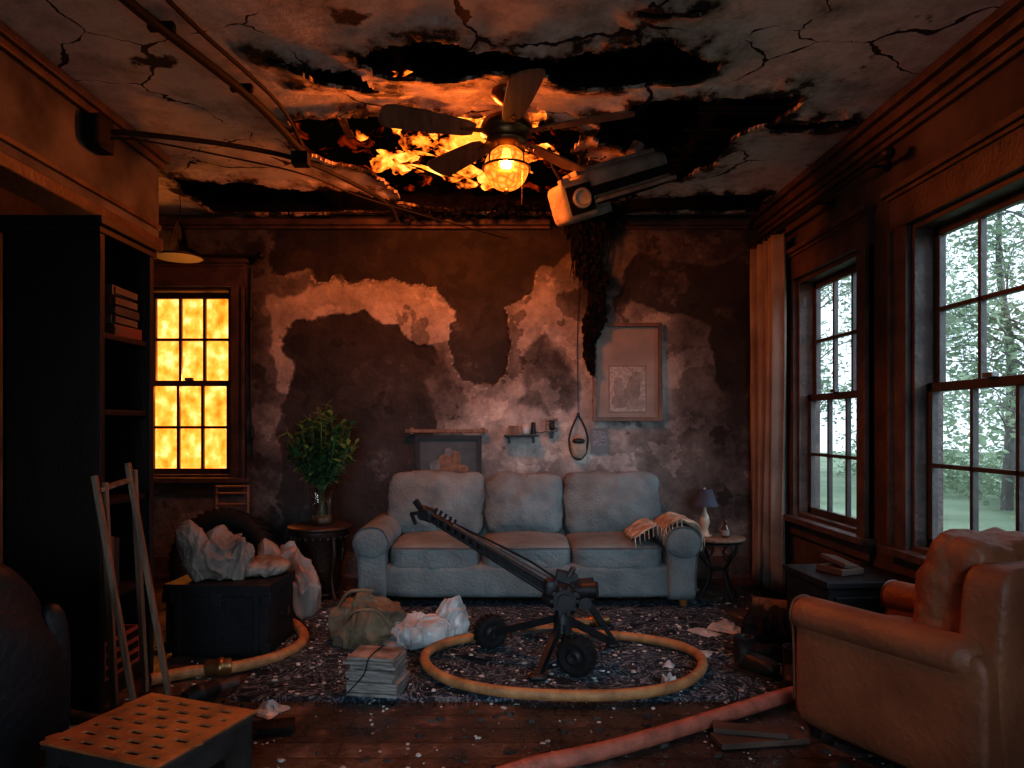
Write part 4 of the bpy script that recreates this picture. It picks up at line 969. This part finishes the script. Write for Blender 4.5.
# ------------------------------------------------------------ camera crane
b=MB()
hub=Vector((.30,3.36,.34)); tip=Vector((-.38,3.62,.70))
d=(tip-hub).normalized(); sidev=d.cross(Vector((0,0,1))).normalized(); upv=sidev.cross(d)
L=(tip-hub).length
for s in (-1,1):
    for t,r in ((.022,.0105),(-.022,.0105)):
        b.cyl(hub+sidev*s*.022+upv*t,tip+sidev*s*.016+upv*t*.7,r,r*.8,8)
b.beam(hub,hub+d*L*.55,.055,.05,0)
b.beam(hub+d*.08+upv*.035,hub+d*L*.8+upv*.025,.03,.014,1)
for i in range(16):
    t=i/15; p=hub+d*(L*(.1+.85*t)); b.beam(p+sidev*.03,p-sidev*.03,.012,.05,0)
b.tube([hub+upv*.05,hub+d*.2+upv*.065,hub+d*.45+upv*.05,hub+d*.65+upv*.03],.006,6,2)
b.sup(tip,(.045,.035,.035),4,8,rot=(0,R(30),0)); b.cyl(tip-sidev*.05,tip+sidev*.05,.028,mi=0)
b.beam(tip+d*.02,tip+d*.09+upv*.03,.02,.03,0); b.beam(tip+d*.02,tip+d*.08-upv*.045,.02,.02,0); b.beam(tip+d*.08-upv*.04,tip+d*.03-upv*.08,.016,.016,0)
for i in range(5): b.beam(tip-d*(.04+.03*i)+upv*.03,tip-d*(.04+.03*i)+upv*.055,.008,.014,0)
b.sup(hub,(.09,.07,.065),5,10,rot=(0,R(20),R(-15))); b.cyl(hub-Vector((0,.11,0)),hub+Vector((0,.10,0)),.055,mi=0); b.cyl(hub-Vector((0,.13,0)),hub-Vector((0,.10,0)),.035,mi=0)
for i in range(10):
    a=2*math.pi*i/10; b.box(hub+Vector((.06*math.cos(a),-.10,.06*math.sin(a))),(.018,.03,.018),0,(0,-a,0))
b.box(hub+Vector((.10,0,.03)),(.10,.09,.09),0,(0,R(-8),R(-15))); b.cyl(hub+Vector((.06,-.02,.03)),hub+Vector((.16,-.05,.04)),.04,mi=0); b.box(hub+Vector((.02,.02,.085)),(.10,.06,.05),0,(0,R(14),0)); b.cyl(hub+Vector((.03,-.02,.10)),hub+Vector((.05,-.03,.14)),.014,mi=1)
b.sup(hub+Vector((-.06,-.05,.05)),(.035,.03,.045),3,8); b.cyl(hub+Vector((.10,-.08,-.02)),hub+Vector((.10,-.02,-.02)),.03,mi=0)
b.cyl(hub+Vector((0,0,-.03)),hub+Vector((.0,-.01,-.17)),.036,.045,mi=0)
base=hub+Vector((0,0,-.13))
def leg(p):
    p=Vector(p); b.beam(base+Vector((0,0,.03)),p,.026,.034,0); b.beam(base+Vector((0,0,-.03)),base.lerp(p,.7)+Vector((0,0,-.02)),.014,.014,1)
leg((-.04,3.58,.095)); leg((.33,3.22,.09)); leg((.58,3.60,.04)); leg((.17,3.15,.03))
b.sup((.58,3.60,.03),(.035,.03,.014),3,8); b.sup((.17,3.14,.03),(.045,.03,.014),3,8)
b.beam(hub+Vector((.1,0,0)),(.50,3.40,.19),.02,.03,0); b.beam((.50,3.40,.19),(.56,3.42,.10),.014,.02,0)
def wheel(p,r,w,rz):
    M=Matrix.Translation(p)@Matrix.Rotation(rz,4,'Z')@Matrix.Rotation(R(90),4,'X')
    b.lathe([(r*.5,-w*.45),(r*.75,-w*.55),(r*.95,-w*.45),(r,-w*.2),(r,w*.2),(r*.95,w*.45),(r*.75,w*.55),(r*.5,w*.45)],28,2,M)
    b.lathe([(0,-w*.5),(r*.3,-w*.6),(r*.5,-w*.4),(r*.5,w*.4),(r*.3,w*.6),(0,w*.5)],20,0,M)
    for i in range(18):
        a=2*math.pi*i/18; b.sup((M@Vector((r*.985*math.cos(a),r*.985*math.sin(a),0))),(.008,w*.4,.008),4,3,2,rot=(0,0,rz))
wheel((-.05,3.59,.100),.083,.075,R(25)); wheel((.35,3.20,.105),.088,.085,R(-30))
b.done('camera_jib_crane',[M_metal,M_steel,M_rubber],bevel=.0015)
# ------------------------------------------------------------ debris
def chips(name,n,area,z,mat,smin,smax,seed,ok=None):
    rs=random.Random(seed); b=MB()
    k=0
    while k<n:
        x=rs.uniform(area[0],area[1]); y=rs.uniform(area[2],area[3])
        if ok and not ok(x,y): continue
        k+=1; s=smin+(smax-smin)*rs.random()**3
        a=rs.uniform(0,6.28); h=s*rs.uniform(.15,.5)
        pts=[(x+s*rs.uniform(.5,1)*math.cos(a+q*1.2566),y+s*rs.uniform(.5,1)*math.sin(a+q*1.2566)) for q in range(5)]
        vs=[(px,py,z) for px,py in pts]+[(x+(px-x)*.8,y+(py-y)*.8,z+h*rs.uniform(.6,1.2)) for px,py in pts]
        b.add(vs,[(4,3,2,1,0),(5,6,7,8,9)]+[(i,(i+1)%5,5+(i+1)%5,5+i) for i in range(5)],0)
    return b.done(name,mat)
inr=lambda x,y: rx0+.03<x<rx1-.03 and ry0+.03<y<4.3
M_chipL=pmat('plaster_chips',(.50,.50,.48),(.20,.18,.165),9,.85,.2)
M_chipD=pmat('charcoal_chips',(.05,.04,.035),(.015,.012,.010),9,.85,.3)
chips('plaster_rubble',1400,(rx0,rx1,ry0,4.3),.014,M_chipL,.002,.018,1,inr)
chips('charcoal_rubble',450,(rx0,rx1,ry0,4.3),.014,M_chipD,.004,.028,2,inr)
chips('plaster_rubble',1800,(-1.6,1.9,1.7,5.1),0,M_chipL,.002,.016,3,lambda x,y: not inr(x,y))
chips('charcoal_rubble',1500,(-2.0,1.9,1.7,5.2),0,M_chipD,.004,.036,4,lambda x,y: not inr(x,y))
# ------------------------------------------------------------ outdoors
b=MB(); b.bb((RX+.4,-10,-.7),(40,45,-.6)); b.done('lawn_ground',pmat('grass',(.24,.30,.20),(.13,.18,.11),.8,.95,.3))
M_bark=pmat('tree_bark',(.16,.15,.14),(.09,.085,.08),4,.9,.6)
def foliage_mat():
    m,nt,out=newmat('tree_foliage')
    tc=N(nt,'ShaderNodeTexCoord'); no=N(nt,'ShaderNodeTexNoise'); no.inputs['Scale'].default_value=.9; nt.links.new(tc.outputs['Object'],no.inputs['Vector'])
    c=ramp(nt,no.outputs['Fac'],[(.3,(.15,.20,.13)),(.7,(.36,.44,.31))])
    d=N(nt,'ShaderNodeBsdfDiffuse'); t=N(nt,'ShaderNodeBsdfTranslucent'); nt.links.new(c,d.inputs[0]); nt.links.new(c,t.inputs[0])
    mx=N(nt,'ShaderNodeMixShader'); mx.inputs[0].default_value=.5
    nt.links.new(d.outputs[0],mx.inputs[1]); nt.links.new(t.outputs[0],mx.inputs[2]); nt.links.new(mx.outputs[0],out.inputs[0])
    return m
M_fol=foliage_mat()
rs=random.Random(5)
def tree(x,y,h,nl,spread):
    b=MB(); tips=[]
    b.tube([(x,y,-.65),(x+.1,y,h*.3),(x-.1,y+.1,h*.6),(x+.05,y,h)],lambda t:.12*(1-.8*t),8,0,6)
    for i in range(30):
        z=h*rs.uniform(.12,.95); a=rs.uniform(0,6.28); l=spread*rs.uniform(.5,1.1)*(1.15-z/h*.6)
        p0=Vector((x,y,z)); p2=p0+Vector((math.cos(a)*l,math.sin(a)*l,l*rs.uniform(.1,.6))); p1=p0.lerp(p2,.5)+Vector((0,0,.15*l))
        b.tube([p0,p1,p2],lambda t:.022*(1-.8*t),5,0,4); tips+= [(p1,l*.4),(p2,l*.45),(p0.lerp(p2,.75),l*.4)]
        for k in range(4):
            q=p1.lerp(p2,rs.random()); e=q+Vector((rs.gauss(0,.35),rs.gauss(0,.35),rs.gauss(.1,.3))); b.tube([q,e],.006,4,0,2); tips.append((e,.3*l))
    for i in range(nl):
        p,s=rs.choice(tips); q=p+Vector((rs.gauss(0,s*.6),rs.gauss(0,s*.6),rs.gauss(0,s*.45)))
        n1=Vector((rs.gauss(0,1),rs.gauss(0,1),rs.gauss(0,1))).normalized(); n2=n1.orthogonal().normalized(); L=rs.uniform(.04,.09)
        b.add([q,q+n1*L+n2*L*.5,q+n1*L*2,q+n1*L-n2*L*.5],[(0,1,2,3)],1)
    b.done('tree',[M_bark,M_fol])
for x,y,h in [(8.0,10.2,6.5),(10.5,14.5,8),(8.5,19,7.5),(12,12,8),(13,22,9),(9.5,7.5,7)]: tree(x,y,h,6500,2.1)
b=MB()
for i in range(9000):
    y=rs.uniform(2,26); x=8.5+.25*y*rs.uniform(.6,1)+rs.gauss(0,.4); z=-.6+abs(rs.gauss(0,.95))
    n1=Vector((rs.gauss(0,1),rs.gauss(0,1),rs.gauss(0,1))).normalized(); n2=n1.orthogonal().normalized(); L=.09
    b.add([(x,y,z),Vector((x,y,z))+n1*L+n2*L*.5,Vector((x,y,z))+n1*L*2,Vector((x,y,z))+n1*L-n2*L*.5],[(0,1,2,3)],0)
b.done('hedge_foliage',M_fol)
# ------------------------------------------------------------ lights
def light(name,kind,loc,energy,col,**k):
    l=bpy.data.lights.new(name,kind); l.energy=energy; l.color=col
    for a,c in k.items(): setattr(l,a,c)
    o=bpy.data.objects.new(name,l); o.location=loc; bpy.context.collection.objects.link(o); return o
light('fan_bulb_light','POINT',(FX,FYY,2.36),38,(1,.42,.15),shadow_soft_size=.03)
light('ceiling_fire_light','POINT',(-.34,3.98,2.66),88,(1,.20,.032),shadow_soft_size=.12)
light('window_fire_light','POINT',(-2.38,5.54,1.5),26,(1,.25,.03),shadow_soft_size=.05)
s=light('overcast_sun','SUN',(0,-6,6),3.4,(.74,.89,1),angle=R(30))
s.rotation_euler=Vector((-.1,-4,.9)).to_track_quat('Z','Y').to_euler()
s=light('sky_fill_sun','SUN',(8,0,6),2.6,(.70,.87,1),angle=R(45))  # second sun, added to lift the cool daylight from the right windows
s.rotation_euler=Vector((4,-2.0,1.7)).to_track_quat('Z','Y').to_euler()
w=bpy.data.worlds.new('overcast_sky'); bpy.context.scene.world=w; w.use_nodes=True
nt=w.node_tree; bg=nt.nodes['Background']; bg.inputs[0].default_value=(.80,.92,1,1); bg.inputs[1].default_value=1.5
# ------------------------------------------------------------ camera
cd=bpy.data.cameras.new('camera'); cd.lens=24.6; cd.sensor_width=36; cd.shift_y=.040; cd.shift_x=.0117; cd.clip_start=.05
co=bpy.data.objects.new('camera',cd); co.location=(0,0,1.16); co.rotation_euler=(R(90),0,0); bpy.context.collection.objects.link(co)
sc=bpy.context.scene; sc.camera=co
sc.view_settings.view_transform='Standard'
for lk in ('Medium High Contrast','Standard - Medium High Contrast','None'):
    try: sc.view_settings.look=lk; print('look',lk); break
    except Exception as e: print(e)
sc.view_settings.exposure=0.2
